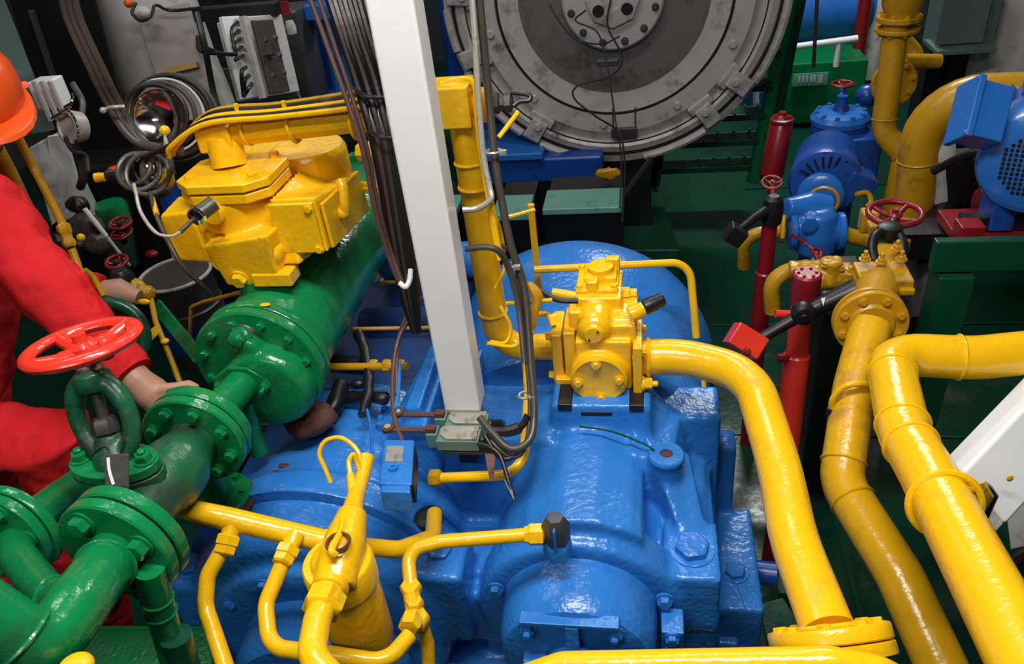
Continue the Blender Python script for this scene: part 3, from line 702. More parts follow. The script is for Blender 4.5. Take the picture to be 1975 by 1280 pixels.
# overhead suction pipe: horizontal, block elbow, down behind the post, elbow to the pump
op = thing('suction_pipe', 'yellow pipe from the valve casting over behind the white post and down to the pump', 'pipe', E(-.34, 1.42, 1.05))
pipe('stub', [E(-.85, 1.42, 1.545), E(-.855, 1.435, 1.60)], .036, YEL, op)
obj('elbow_block', MB().box(E(-.862, 1.44, 1.605), (.075, .07, .055)), YEL, op, bevel=.006)
pipe('horizontal_run', [E(-.86, 1.445, 1.607), E(-.36, 1.445, 1.634)], .029, YEL, op, welds=((0, .16), (0, .33)))
obj('corner_block', MB().box(E(-.362, 1.425, 1.648), (.078, .08, .078)), YEL, op, bevel=.004)
obj('end_cap', MB().lathe(E(-.325, 1.445, 1.634), B, [(.031, 0), (.033, .003), (.033, .028), (.028, .034), (0, .035)], 32), YEL, op)
pipe('downpipe', [E(-.345, 1.425, 1.62), E(-.338, 1.42, 1.08), E(-.20, 1.405, 1.095)], .030, YEL, op, R=.085, seg=28, welds=((0, .09), (1, -.10), (1, .06)))
for u_ in (-.70, -.57, -.49, -.80):
    cl = MB(); cl.ring(E(u_, 1.445, 1.614), B + Z * .05, .033, .0035, 28, 6)
    ck = obj('pipe_clip', cl, YEL, op)
    obj('clip_tab', MB().box(E(u_, 1.425, 1.656), (.008, .006, .03)), YEL, ck, bevel=.001)
for z_ in (1.48,): obj('pipe_clip', MB().ring(E(-.341, 1.42, z_), Z, .0315, .0035, 28, 6), YEL, op)
# wires tied along the pipe
for k, (dz, m_, r_) in enumerate(((.046, BLK, .0055), (.040, YEL, .0055), (.050, YELD, .005), (.030, YEL, .0055), (.036, BLK, .005))):
    dv = (-.006, -.018, .008, -.034, -.027)[k]
    pts = [E(-1.03 if m_ is BLK else -.97, 1.44 + dv, 1.575), E(-.95, 1.43 + dv, 1.592 + k * .003), E(-.86, 1.43 + dv, 1.625 + dz * .6), E(-.72, 1.44 + dv, 1.628 + dz * .6), E(-.57, 1.44 + dv, 1.628 + dz * .85), E(-.42, 1.44 + dv, 1.637 + dz)]
    obj('tied_wire', MB().tube(spline(pts, 7), r_, 8), m_, op)
# ------------------------------------------------------------------ white post and what hangs on it
post = thing('support_post', 'glossy white square steel post in the centre, dropping to two limit switches', 'post', E(-.379, 1.235, .99))
obj('post_shaft', MB().ebox(-.418, -.342, 1.20, 1.262, 1.07, 3.79), WHI, post, bevel=.006, segs=3)
obj('post_foot', MB().ebox(-.41, -.35, 1.205, 1.258, .985, 1.075), RUST, post, bevel=.004)
ff = obj('dirty_edge', MB().ebox(-.4188, -.3412, 1.1992, 1.2628, 1.068, 1.084), LGRY, post, bevel=.005, label='chipped unpainted lower edge')
# limit switches
br = thing('switch_bracket', 'black flat bracket arm under the two limit switches', 'bracket', P(900, 880, 1.50))
obj('bracket_plate', MB().ebox(-.41, -.30, 1.115, 1.21, 1.035, 1.041), BLACK, br, bevel=.001)
obj('bracket_tongue', MB().hull([P(935, 875, 1.47), P(955, 875, 1.47), P(955, 875, 1.50), P(935, 875, 1.50)], [P(944, 925, 1.44), P(953, 924, 1.44), P(953, 924, 1.45), P(944, 925, 1.45)]), RUST, br)
obj('bracket_post', MB().ebox(-.395, -.36, 1.17, 1.215, .96, 1.04), BLACK, br)
def switch(v, lab, du=0):
    s = thing('limit_switch', lab, 'switch', E(-.37 + du, v, 1.041), 'limit switches')
    s_u = -.372 + du
    obj('housing', MB().ebox(s_u - .045, s_u + .042, v - .021, v + .021, 1.042, 1.068), SWG, s, bevel=.002)
    hd_ = obj('head', MB().ebox(s_u - .066, s_u - .043, v - .014, v + .016, 1.042, 1.078), SWG, s, bevel=.002)
    pts = [(-.024, -.019), (.038, -.019), (.038, .019), (-.038, .019), (-.038, -.006)]
    obj('cover_plate', MB().prism([E(s_u + x, v + y, 1.068) for x, y in pts], Z * .006), LGRY, s, bevel=.0006)
    for x, y in ((-.033, .014), (.033, -.014), (.033, .014)): hexbolt(s, E(s_u + x, v + y, 1.074), Z, .0025, STEEL)
    ar = obj('lever_arm', MB().ebox(s_u - .143, s_u - .050, v - .003, v + .003, 1.079, 1.084), CBLR, s, bevel=.0005)
    obj('lever_arm', MB().ebox(s_u - .143, s_u - .050, v - .0095, v - .0045, 1.079, 1.084), CBLR, s)
    obj('arm_clamp', MB().ebox(s_u - .066, s_u - .046, v - .009, v + .007, 1.078, 1.088), RUST, s, bevel=.001)
    r = obj('roller', MB().lathe(E(s_u - .146, v - .003, 1.080), Z, [(.0125, 0), (.0125, .008), (.008, .009), (.005, .009)], 20), RUST, s)
    obj('roller_pin', MB().lathe(E(s_u - .146, v - .003, 1.088), Z, [(.007, 0), (.007, .003), (.003, .005), (0, .005)], 12), LGRY, r)
    gl = obj('cable_gland', MB().lathe(E(s_u + .045, v, 1.055), B, [(.011, 0), (.011, .006), (.009, .007)] + sum([[(.0115, .009 + i * .004), (.009, .011 + i * .004)] for i in range(5)], []) + [(.007, .032)], 14), BLK, s)
    return s
switch(1.186, 'grey-green limit switch with roller lever, the rear one nearer the white post', .004)
switch(1.139, 'grey-green limit switch with roller lever, the front one nearer the camera', -.004)
# switch cables
cb = thing('switch_cables', 'black cables looping from the limit switches up beside the downpipe', 'cable', P(1020, 850, 1.5))
for pts, r, m_ in [
    ([P(925, 805, 1.5), P(950, 835, 1.48), P(985, 865, 1.46), P(1020, 850, 1.46), P(1030, 800, 1.48), P(1024, 700, 1.5), P(1012, 560, 1.5), P(985, 470, 1.48), P(958, 330, 1.45), P(942, 180, 1.42), P(925, 0, 1.36), P(915, -120, 1.33), P(915, -120, 1.33) + Z * .12], .0075, CBL),
    ([P(945, 850, 1.48), P(985, 880, 1.47), P(1012, 862, 1.47), P(1022, 780, 1.49), P(1010, 640, 1.51), P(992, 500, 1.5), P(962, 470, 1.49)], .0045, CBL),
    ([P(935, 840, 1.48), P(955, 870, 1.47), P(975, 885, 1.47), P(1005, 875, 1.47)], .005, BLK),
    ([P(922, 855, 1.48), P(945, 862, 1.47), P(965, 880, 1.46), P(980, 925, 1.44), P(990, 958, 1.43)], .0045, BLK)]:
    cable('cable', pts, r, m_, cb, n=8, seg=10)
cable('cable', [P(905, -60, 1.33) + Z * .12, P(905, -60, 1.33), P(915, 60, 1.36), P(922, 180, 1.39), P(932, 300, 1.42), P(944, 360, 1.43), P(946, 385, 1.43), P(920, 402, 1.44), P(892, 405, 1.44)], .006, LGRY, cb)
cable('cable', [P(898, 480, 1.46), P(935, 476, 1.45), P(962, 484, 1.45), P(982, 520, 1.48), P(1000, 590, 1.5), P(1012, 700, 1.5)], .0065, CBL, cb)
obj('flat_strap', MB().tube(spline([P(945, 830, 1.49), P(975, 832, 1.48), P(1005, 822, 1.48), P(1018, 800, 1.48)], 6), [.009] * 6 + [.011] * 6 + [.007] * 7, 8), BLK, cb)
for q, s_ in (((P(1012, 762, 1.495)), .8), (P(952, 292, 1.435), 1), (P(985, 512, 1.49), .7)):
    t_ = obj('cable_tie', MB().ring(q, (Z * .9 + A * .1), .014 * s_, .003, 20, 5), LGRY, cb)
    obj('tie_head', MB().box(q + B * .019 * s_ - A * .006, (.012, .01, .008)), LGRY, t_)
# spade end
obj('cable_end', MB().hull([P(972, 925, 1.44), P(984, 925, 1.44), P(984, 925, 1.45), P(972, 925, 1.45)], [P(990, 962, 1.42), P(992, 962, 1.42), P(992, 962, 1.425), P(990, 962, 1.425)]), BLK, cb)
# thin yellow wires along the downpipe
yw = thing('painted_wires', 'thin yellow-painted wires running down the suction pipe beside the cables', 'wire', P(960, 640, 1.48))
for pts, r in [
    ([P(850, 165, 1.45), P(885, 155, 1.45), P(916, 165, 1.44), P(922, 230, 1.44), P(932, 310, 1.44), P(944, 380, 1.45), P(955, 450, 1.48), P(965, 500, 1.5)], .0075),
    ([P(938, 330, 1.44), P(950, 400, 1.45), P(968, 455, 1.5), P(972, 520, 1.52), P(955, 555, 1.53)], .0035),
    ([P(975, 420, 1.48), P(1030, 405, 1.55)], .004),
    ([P(965, 590, 1.55), P(985, 630, 1.56), P(975, 660, 1.56), P(945, 658, 1.55)], .0035),
    ([P(940, 662, 1.5), P(990, 668, 1.52), P(1010, 650, 1.53), P(1030, 640, 1.53)], .004),
    ([P(1040, 605, 1.62), P(1058, 608, 1.60), P(1068, 630, 1.58)], .006),
    ([P(975, 585, 1.55), P(1020, 583, 1.56), P(1065, 578, 1.56)], .0045),
    ([P(1000, 215, 1.43), P(985, 235, 1.43), P(962, 265, 1.43)], .0045)]:
    cable('wire', pts, r, YEL, yw, seg=8)
cable('dark_lead', [P(1040, 560, 1.58), P(1075, 578, 1.56), P(1115, 580, 1.55)], .006, BLK, yw)
obj('wire_lump', MB().tube(spline([P(1018, 545, 1.52), P(1035, 570, 1.53), P(1030, 610, 1.54), P(1022, 650, 1.55)], 5), [.004, .006, .009, .011, .012, .012, .012, .01, .009, .009, .008, .008, .007, .006, .005, .004], 8), YELD, yw, disp=(.006, .01))
# yellow tee pipework over the housing
th = thing('lube_line', 'thin yellow lube pipe arching over the flywheel housing behind the pump', 'pipe', P(1340, 640, 2.0))
pipe('pipe_run', [P(1030, 520, 1.9), P(1330, 505, 1.9), P(1343, 650, 1.95)], .0095, YEL, th, R=.05)
obj('pipe_stand', MB().box(P(1033, 490, 1.92), (.016, .012, .27), Matrix((B, A, Z)).transposed()), YEL, th, bevel=.002)
obj('pipe_run', MB().tube([P(1357, 730, 1.9), P(1360, 800, 1.92)], .006, 8), YEL, th)
# black shackle plug on the end cap
sh = thing('plug_shackle', 'dark oily plug with shackle on the yellow pipe end', 'fitting', E(-.28, 1.445, 1.62))
e0 = E(-.292, 1.445, 1.636)
obj('plug_nut', MB().lathe(e0, B, [(.02, 0), (.021, .004), (.021, .014), (.014, .018), (.014, .024), (.019, .026), (.019, .038), (.01, .042), (0, .042)], 6), GRYD, sh)
obj('shackle', MB().tube(spline([P(985, 178, 1.46), P(1003, 180, 1.46), P(1022, 184, 1.46), P(1020, 194, 1.46), P(1002, 196, 1.46), P(990, 205, 1.46)], 5), .0045, 8), BLK, sh)

# small yellow loop pipe with nut in front of the post
lp = thing('return_pipe', 'yellow pipe elbowing forward below the limit switches', 'pipe', P(930, 920, 1.55))
pipe('pipe_run', [P(832, 922, 1.58), P(1008, 915, 1.52), P(1020, 760, 1.62), P(1016, 690, 1.7)], .0105, YEL, lp, R=.05)
obj('union_nut', MB().lathe(P(830, 922, 1.58), (P(860, 921, 1.57) - P(830, 922, 1.58)), [(.016, 0), (.018, .003), (.018, .022), (.014, .025), (.011, .026)], 6), YELD, lp)
# cross fittings further back on the middle body
cf = thing('cross_fitting', 'dark yellow union fitting between the cooler and the post', 'fitting', P(750, 705, 1.75))
q0, q1 = P(700, 706, 1.78), P(786, 706, 1.74)
obj('tube_run', MB().cyl(P(600, 708, 1.8), q1, .009, 14), YELD, cf)
for t_ in (.25, .55, .85):
    obj('union_nut', MB().lathe(q0.lerp(q1, t_) , B, [(.014, -.009), (.016, -.006), (.016, .006), (.014, .009)], 6), YELD, cf)
ct = thing('rear_tubes', 'thin yellow tubes crossing the blue casing behind the cables', 'pipe', P(760, 560, 1.9))
for a_, b_, d_ in (((680, 634), (830, 632), 1.85), ((700, 492), (770, 490), 2.1), ((735, 545), (800, 543), 2.1)):
    obj('tube_run', MB().cyl(P(*a_, d_), P(*b_, d_), .005, 10), YELD, ct)
# limit-valve block in the middle
sv = thing('shuttle_valve', 'small blue oblong valve block with nameplate, below left of the limit switches', 'valve', P(770, 930, 1.5))
vx = (P(770, 850, 1.54) - P(765, 910, 1.45)).normalized()
vb0 = P(768, 925, 1.44)
Mx = Matrix((B, vx, B.cross(vx))).transposed()
bb = obj('block', MB().box(vb0 + vx * .03, (.062, .14, .045), Mx), BLU, sv, bevel=.004)
obj('end_cap', MB().box(vb0 - vx * .048 - B.cross(vx) * .004, (.056, .02, .045), Mx), BLU, sv, bevel=.003)
obj('nameplate', MB().box(vb0 + vx * .05 + B.cross(vx) * .0235 - B * .006, (.034, .05, .002), Mx), LGRY, sv)
obj('port', MB().lathe(vb0 + vx * .002 + B.cross(vx) * .02 - B * .006, B.cross(vx), [(.009, 0), (.009, .010), (.004, .010), (.004, .006), (0, .006)], 16), BLU, sv)
obj('black_gasket', MB().box(vb0 + B * .030 + vx * .02, (.008, .12, .04), Mx), BLACK, sv)
# lever rods
rd = thing('control_rods', 'thin blue-painted control wires hanging down to the yellow filter head', 'wire', P(715, 850, 1.5))
cable('rod', [P(708, 790, 1.62), P(716, 830, 1.55), P(716, 880, 1.46), P(705, 915, 1.40)], .0032, BLUL, rd)
for pts, r in (([P(800, 600, 1.72), P(770, 650, 1.70), P(758, 720, 1.66), P(760, 800, 1.6), P(775, 850, 1.56), P(785, 900, 1.52)], .0055), ([P(830, 560, 1.75), P(790, 600, 1.74), P(768, 660, 1.70), P(765, 760, 1.64)], .005)):
    cable('hose', pts, r, CBLR, rd)
cable('hose', [P(770, 700, 1.68), P(768, 760, 1.63), P(757, 800, 1.60)], .004, BLU, rd)

ok_ = thing('shade_filler_hoses', 'black hose shapes added to deepen the shade between the green cooler and the valve block', 'hose', P(690, 740, 1.8))  # black shapes added to darken the shaded gap beside the cooler
for pts, r in (([P(610, 700, 1.85), P(660, 702, 1.82), P(700, 706, 1.80)], .022), ([P(640, 770, 1.80), P(700, 765, 1.76), P(745, 768, 1.72)], .014), ([P(600, 830, 1.74), P(640, 790, 1.74), P(660, 740, 1.78)], .02), ([P(690, 640, 1.85), P(705, 680, 1.8), P(712, 740, 1.74), P(700, 800, 1.68)], .012)):
    obj('hose', MB().tube(spline(pts, 6), r, 14), BLACK, ok_, disp=(.008, .02))
for x, y, d in ((735, 768, 1.71), (690, 740, 1.77)): obj('dark_lump', MB().ball(P(x, y, d), .015, (1.2, .8, .8)), BLACK, ok_)
# ------------------------------------------------------------------ yellow filter, manifold and small bore pipes
fl = thing('oil_filter', 'yellow cylindrical oil filter bowl with pipes on its head, bottom centre-left', 'filter', P(690, 1240, 1.33))
tp, bt = P(650, 1080, 1.215), P(706, 1215, 1.335)
Lf = (bt - tp).length
obj('bowl', MB().lathe(tp - Z * .04, -Z, [(.053, 0), (.053, Lf - .05), (.049, Lf - .03), (.035, Lf - .018), (0, Lf - .014)], 56), YEL, fl)
hd_ = obj('filter_head', MB().lathe(tp, -Z, [(0, 0), (.053, 0), (.056, .004), (.056, .05), (.054, .052)], 56), YEL, fl)
hm = MB()
h0 = P(662, 1052, 1.21); h1 = P(668, 1130, 1.185)
hm.tube([P(680, 990, 1.27), P(665, 1045, 1.22), P(645, 1130, 1.18)], [.024, .034, .034], 24)
hm.lathe(tp - Z * .01, Z, [(.045, 0), (.04, .018), (.03, .026), (0, .026)], 32)
obj('head_casting', hm, YEL, hd_, voxel=.0032, smooth=6)
obj('head_ring', MB().ring(P(652, 1045, 1.175), Z, .017, .003, 28, 6), RUST, hd_)
obj('head_plug', MB().lathe(P(652, 1045, 1.18) - Z * .01, Z, [(.014, 0), (.014, .010), (.01, .012), (0, .012)], 20), YELD, hd_)
# out pipe with big union
u0, u1 = P(640, 1125, 1.165), P(618, 1180, 1.12)
ud = (u1 - u0).normalized()
obj('union_nut', MB().lathe(u0, ud, [(.024, 0), (.028, .003), (.028, .014), (.024, .016), (.023, .02), (.027, .022), (.028, .04), (.024, .045)], 28), YEL, fl)
obj('union_nut', MB().lathe(u0 + ud * .022, ud, [(.03, 0), (.031, .003), (.031, .026), (.026, .03), (.022, .032)], 6), YEL, fl)
pipe('outlet_pipe', [u0 + ud * .03, P(612, 1195, 1.10), P(600, 1265, 1.05), P(660, 1330, 1.03)], .020, YEL, fl, R=.04)
# tapered neck rising to a small sprig of tubes
nk = P(702, 905, 1.385)
obj('neck', MB().tube([P(676, 1000, 1.26), P(687, 955, 1.32), P(700, 915, 1.375), P(708, 880, 1.40)], [.019, .015, .013, .013], 18), YEL, fl)
obj('neck', MB().tube([P(688, 965, 1.31), P(680, 940, 1.33), P(676, 915, 1.35)], [.011, .009, .007], 14), YEL, fl)
obj('neck_nut', MB().lathe(P(676, 1000, 1.26), (P(687, 955, 1.32) - P(676, 1000, 1.26)), [(.020, -.012), (.023, -.006), (.023, .008), (.018, .014)], 6), YEL, fl)
cable('bleed_tube', [P(697, 905, 1.38), P(690, 870, 1.39), P(660, 845, 1.40), P(628, 850, 1.40), P(616, 875, 1.40), P(628, 905, 1.40), P(638, 930, 1.40)], .0042, YEL, fl)
cable('bleed_tube', [P(676, 915, 1.35), P(673, 890, 1.36), P(682, 876, 1.365), P(690, 895, 1.37), P(695, 915, 1.37)], .0045, YEL, fl)
cable('strut', [P(648, 1070, 1.16), P(640, 1060, 1.16), P(655, 1030, 1.19), P(662, 1005, 1.22)], .006, YEL, fl)
# manifold
mf = thing('lube_manifold', 'yellow header pipe with two hanging branch pipes, left of the filter', 'pipe', P(500, 1030, 1.4))
m0, m1, m2, m3 = P(318, 975, 1.33), P(440, 1000, 1.34), P(620, 1042, 1.37), P(650, 1045, 1.36)
obj('header', MB().tube([P(314, 985, 1.33), P(345, 978, 1.33), m1, m2, P(652, 1040, 1.37)], [.006, .017, .020, .020, .021], 24), YEL, mf)
obj('header_end', MB().tube(bend([P(655, 1050, 1.37), P(770, 1060, 1.42), P(835, 1035, 1.5), P(838, 990, 1.58)], .05), .016, 20), YEL, mf)
def branch(top, pts, r=.0135):
    d = (pts[0] - top).normalized()
    obj('tee_neck', MB().tube([top, pts[0]], [.018, .014], 16), YEL, mf)
    obj('union_nut', MB().lathe(pts[0] - d * .006, d, [(.017, 0), (.021, .003), (.021, .017), (.018, .019), (.019, .02), (.019, .031), (.015, .034)], 6), YEL, mf)
    pipe('branch_pipe', pts, r, YEL, mf, R=.045, seg=20)
branch(P(450, 1008, 1.34), [P(441, 1038, 1.33), P(400, 1110, 1.31), P(396, 1170, 1.30), P(440, 1300, 1.24)])
branch(P(570, 1032, 1.35), [P(556, 1060, 1.33), P(512, 1165, 1.29), P(520, 1248, 1.25), P(640, 1262, 1.22), P(745, 1278, 1.22), P(790, 1225, 1.26)])
# patch socket at the end of the header
obj('socket', MB().lathe(P(828, 1003, 1.6), Z, [(.03, 0), (.03, .012), (.02, .016), (.012, .016)], 24), BLACK, mf)
# pipe from the hex adaptor to the double union
ap = thing('adaptor_pipe', 'yellow pipe from the hexagonal elbow to the union by the filter', 'pipe', P(800, 1150, 1.35))
an_ = P(1046, 1030, 1.385)
obj('union_nut', MB().lathe(an_, (P(1015, 1031, 1.385) - an_), [(.014, -.004), (.02, 0), (.02, .022), (.016, .026), (.015, .032)], 6), YEL, ap)
pipe('pipe_run', [P(1030, 1030, 1.385), P(850, 1044, 1.385), P(785, 1060, 1.385), P(795, 1150, 1.34)], .0125, YEL, ap, R=.05)
un = P(796, 1155, 1.33)
for k, (x, y, d, R_) in enumerate(((793, 1135, 1.345, .019), (800, 1165, 1.33, .016), (806, 1195, 1.32, .021))):
    obj('union_nut', MB().lathe(P(x, y, d), Z, [(R_ * .85, -.012), (R_, -.008), (R_, .008), (R_ * .85, .012)], 6), YEL, ap)
obj('tee_body', MB().tube([P(793, 1140, 1.34), P(803, 1200, 1.32)], .015, 16), YEL, ap)
obj('union_nut', MB().lathe(P(792, 1200, 1.30), (P(800, 1180, 1.32) - P(785, 1225, 1.27)).normalized(), [(.016, -.014), (.019, -.01), (.019, .01), (.016, .014)], 6), YEL, ap)
pipe('drop_pipe', [P(812, 1200, 1.33), P(825, 1240, 1.35), P(828, 1330, 1.37)], .012, YEL, ap, R=.04)
GRYC = mat('mid_grey_metal', (.17, .16, .15), .4, metal=.2, bump=.2, bscale=60, dirt=(.05, .045, .04), dscale=4, damt=.5)  # darker grey for the recessed cone
# ------------------------------------------------------------------ engine end with its big round grey casing
en = thing('engine_casing', 'huge round grey cast engine end casing with central hub, top centre', 'engine', E(-.153, 3.9, .45))
DC = E(-.153, 3.85, 1.325)
disc = obj('casing_ring', MB().lathe(DC, A, [(.44, .02), (.54, 0), (.545, .012), (.552, .012), (.556, -.006), (.64, -.012), (.655, .006), (.675, .012), (.69, .012), (.70, -.012), (.715, -.02), (.745, -.01), (.75, .03), (.76, .03), (.765, -.01), (.80, 0), (.81, .06), (.80, .25), (.5, .3)], 128), GRYM, en)
obj('inner_cone', MB().lathe(DC, A, [(.445, .015), (.43, .03), (.40, .14), (.34, .38), (.25, .5), (.2, .5)], 96), GRYC, en, label='darker grey recessed cone')
for R_ in (.547, .70, .757): obj('joint_ring', MB().ring(DC - A * (.0 if R_ < .6 else .008), A, R_, .005, 96, 6), BLACK, disc)
hub = obj('hub_flange', MB().lathe(DC, A, [(0, -.03), (.17, -.03), (.225, -.03), (.235, -.02), (.235, .03), (.215, .04), (.2, .5)], 72), GRYM, en)
obj('hub_boss', MB().lathe(DC, -A, [(.13, .02), (.125, .055), (.09, .06), (.05, .06), (.045, .045), (0, .045)], 8), GRYM, hub)
for s in (-1, 1):
    obj('hub_hole', MB().lathe(DC - A * .058 + B * s * .065 - Z * .045, -A, [(0, .004), (.026, .004), (.028, 0)], 20), BLACK, hub)
for i in range(12):
    an = 2 * PI * (i + .5) / 12
    hexbolt(hub, DC - A * .03 + (B * math.cos(an) + Z * math.sin(an)) * .2, -A, .014, GRYD)
for i in range(10):
    an = 2 * PI * (i + .33) / 10
    hexbolt(disc, DC - A * .008 + (B * math.cos(an) + Z * math.sin(an)) * .60, -A, .02, GRYM, h=.016)
for an in (-162, -124, -52, -36, 175, 150, 30, 60, 120):
    r_ = math.radians(an); d_ = B * math.cos(r_) + Z * math.sin(r_); t_ = B * -math.sin(r_) + Z * math.cos(r_)
    Mc = Matrix((t_, A, d_)).transposed()
    ck = obj('clamp', MB().box(DC + d_ * .725 - A * .02, (.085, .05, .11), Mc), GRYM, disc, bevel=.008)
    hexbolt(ck, DC + d_ * .70 - A * .045, -A, .02, GRYM, h=.014)
    obj('clamp_saddle', MB().box(DC + d_ * .665 - A * .012, (.13, .035, .05), Mc), GRYM, disc, bevel=.01)
for a0_, a1_ in ((-158, -128), (-120, -98), (-80, -56), (-33, 10), (15, 27), (-180, -166)):
    pts = [DC - A * .012 + (B * math.cos(math.radians(a_)) + Z * math.sin(math.radians(a_))) * .785 for a_ in [a0_ + (a1_ - a0_) * k / 10 for k in range(11)]]
    obj('rim_segment', MB().tube(pts, .02, 8), GRYM, disc)
obj('bottom_notch', MB().box(DC - Z * .64 - A * .02 + B * .04, (.13, .03, .05)), GRYD, disc, bevel=.006)
for s in (-1, 1): obj('notch_rib', MB().box(DC - Z * .57 - A * .006 + B * (.04 + s * .055), (.008, .012, .10)), GRYD, disc)
obj('rear_body', MB().lathe(DC + A * .3, A, [(0, 0), (.4, 0), (.4, .9), (0, .9)], 64), BLUD, en)
obj('frame', MB().ebox(-.95, -.22, 3.75, 5.4, .46, .60), BLUD, en, bevel=.02)
obj('frame', MB().ebox(-.98, -.52, 3.72, 4.2, .60, .64), BLUL, en, bevel=.01)
obj('side_panel', MB().ebox(-1.05, -.85, 4.1, 5.5, .5, 1.95), BLUD, en, bevel=.02)
wi = thing('sensor_wires', 'thin black wires dangling from the hub over the round grey casing', 'wire', P(1190, 250, 3.5))
cable('wire', [P(1180, -10, 3.5), P(1172, 50, 3.5), P(1200, 110, 3.5), P(1180, 145, 3.5), P(1115, 165, 3.5), P(1108, 190, 3.5), P(1150, 225, 3.5), P(1195, 258, 3.5), P(1205, 330, 3.4), P(1200, 430, 3.2)], .0045, BLK, wi)
cable('wire', [P(1130, 20, 3.5), P(1110, 40, 3.5), P(1150, 60, 3.5), P(1165, 100, 3.5), P(1178, 170, 3.5), P(1188, 240, 3.5), P(1198, 300, 3.4), P(1196, 400, 3.2)], .004, BLK, wi)
cable('wire', [P(1060, 10, 3.5), P(1078, 40, 3.5), P(1110, 75, 3.5), P(1160, 85, 3.5), P(1195, 70, 3.5)], .004, BLK, wi)
obj('terminal', MB().box(P(1172, 120, 3.52), (.10, .04, .03)), GRYD, wi, bevel=.006)
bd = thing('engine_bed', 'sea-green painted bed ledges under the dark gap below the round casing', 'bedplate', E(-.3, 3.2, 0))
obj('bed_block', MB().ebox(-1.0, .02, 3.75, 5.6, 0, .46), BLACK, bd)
obj('ledge', MB().box(P(990, 400, 3.35), (.16, .2, .03)), SEA, bd, bevel=.006)
obj('ledge', MB().box(P(1125, 388, 3.4), (.34, .2, .03)), SEA, bd, bevel=.006)
obj('ledge', MB().box(P(860, 400, 3.35), (.12, .2, .03)), SEA, bd, bevel=.006)
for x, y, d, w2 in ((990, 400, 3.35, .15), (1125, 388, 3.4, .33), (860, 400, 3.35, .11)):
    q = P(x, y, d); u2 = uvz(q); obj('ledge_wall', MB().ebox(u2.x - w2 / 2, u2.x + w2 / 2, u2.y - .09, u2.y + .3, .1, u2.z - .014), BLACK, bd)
pq = [PH(1198, 482, .2), PH(1312, 482, .2), PH(1264, 352, .2), PH(1198, 352, .2)]
obj('plinth', MB().hull([V((q.x, q.y, 0)) for q in pq], pq), GRND, bd, bevel=.006)
tq = [PH(1196, 352, .2), PH(1262, 350, .2), PH(1266, 330, .2), PH(1196, 330, .2)]
obj('plinth', MB().hull(tq, [q + Z * .22 for q in tq]), TEAL, bd, bevel=.006)
obj('bed_base', MB().ebox(-1.0, -.02, 3.05, 3.76, 0, .12), GRND, bd, bevel=.01)
obj('strut', MB().cyl(P(1255, 310, 3.6), P(1200, 385, 3.4), .018, 8), BLACK, bd)
obj('yellow_smear', MB().ball(P(1175, 335, 3.55), .06, (1, .3, .5)), YELD, bd, disp=(.03, .02))
# ------------------------------------------------------------------ green ladder and stuff behind it
ld = thing('green_ladder', 'green steel ladder with tubular stringer right of the round casing', 'ladder', PV(1455, 350, 4.3))
obj('stringer', MB().tube([PV(1530, -30, 4.3), PV(1512, 60, 4.3), PV(1452, 350, 4.25)], .036, 14), GRN, ld)
obj('stringer', MB().box(PV(1515, 90, 4.38), (.05, .10, .4)), GRND, ld)
obj('stringer', MB().tube([PV(1550, -30, 4.4), PV(1475, 345, 4.3)], .03, 4), GRND, ld)
obj('stringer', MB().cyl(PV(1272, 290, 4.3), PV(1262, 360, 4.3), .03, 4), BLACK, ld)
for xl, yl, xr, yr in ((1275, 325, 1452, 312), (1280, 277, 1462, 262), (1330, 225, 1475, 215), (1440, 166, 1488, 160), (1460, 98, 1505, 95)):
    a_, b_ = PV(xl, yl, 4.3), PV(xr, yr, 4.3)
    tr = obj('rung', MB().box((a_ + b_) / 2, ((b_ - a_).length, .14, .035), EM), GRND, ld, bevel=.004)
    for k in range(6): obj('grip_bar', MB().box(a_.lerp(b_, (k + .5) / 6) + Z * .02, (.012, .14, .01)), GRND, tr)
co = thing('green_coaming', 'low green steel box with a small pale sign plate beyond the ladder', 'box', PV(1570, 230, 5.6))
q = PV(1575, 180, 5.6)
box_ = obj('box_body', MB().box(q + A * .3, (.62, .6, .42)), GRN, co, bevel=.01)
sg = obj('sign_plate', MB().box(PV(1562, 153, 5.58), (.23, .01, .085)), SEA, co)
q = PV(1562, 153, 5.57)
for x_ in (-.07, -.045, -.02, .01, .03, .06, .075): obj('sign_mark', MB().box(q + B * x_ + Z * (.005 if x_ < .05 else 0), (.012, .002, .045 if x_ < .05 else .055)), WHI, sg)
rl = thing('white_railing', 'white tubular railing above the green box', 'railing', PV(1612, 125, 5.5))
obj('rail', MB().tube([PV(1520, 92, 5.5), PV(1654, 74, 5.5)], .022, 12), WHI, rl)
obj('rail_post', MB().tube([PV(1618, 78, 5.5), PV(1612, 128, 5.5)], .02, 12), WHI, rl)
obj('rail_post', MB().tube([PV(1458, 140, 5.2), PV(1458, 205, 5.2)], .02, 12), WHI, rl)
bt_ = thing('blue_tank', 'light blue horizontal tank beyond the railing at the top', 'tank', PV(1600, 60, 6.2))
obj('tank_shell', MB().lathe(PV(1530, 15, 6.2), B, [(0, -.05), (.2, -.04), (.26, 0), (.26, .5), (.2, .55), (0, .56)], 40), BLUL, bt_)
for x_ in (1545, 1620): obj('tank_leg', MB().cyl(PV(x_, 30, 6.2), PV(x_, 105, 6.2), .04, 12), BLUL, bt_)
bp2 = thing('blue_bulk', 'dark blue machinery block low behind the white railing', 'machine', PV(1560, 110, 6.4))
obj('block', MB().box(PV(1570, 110, 6.6), (.6, .5, .3)), BLUD, bp2, bevel=.03)
obj('block', MB().box(PV(1480, 200, 6.0), (.3, .4, .35)), BLUD, bp2, bevel=.03)
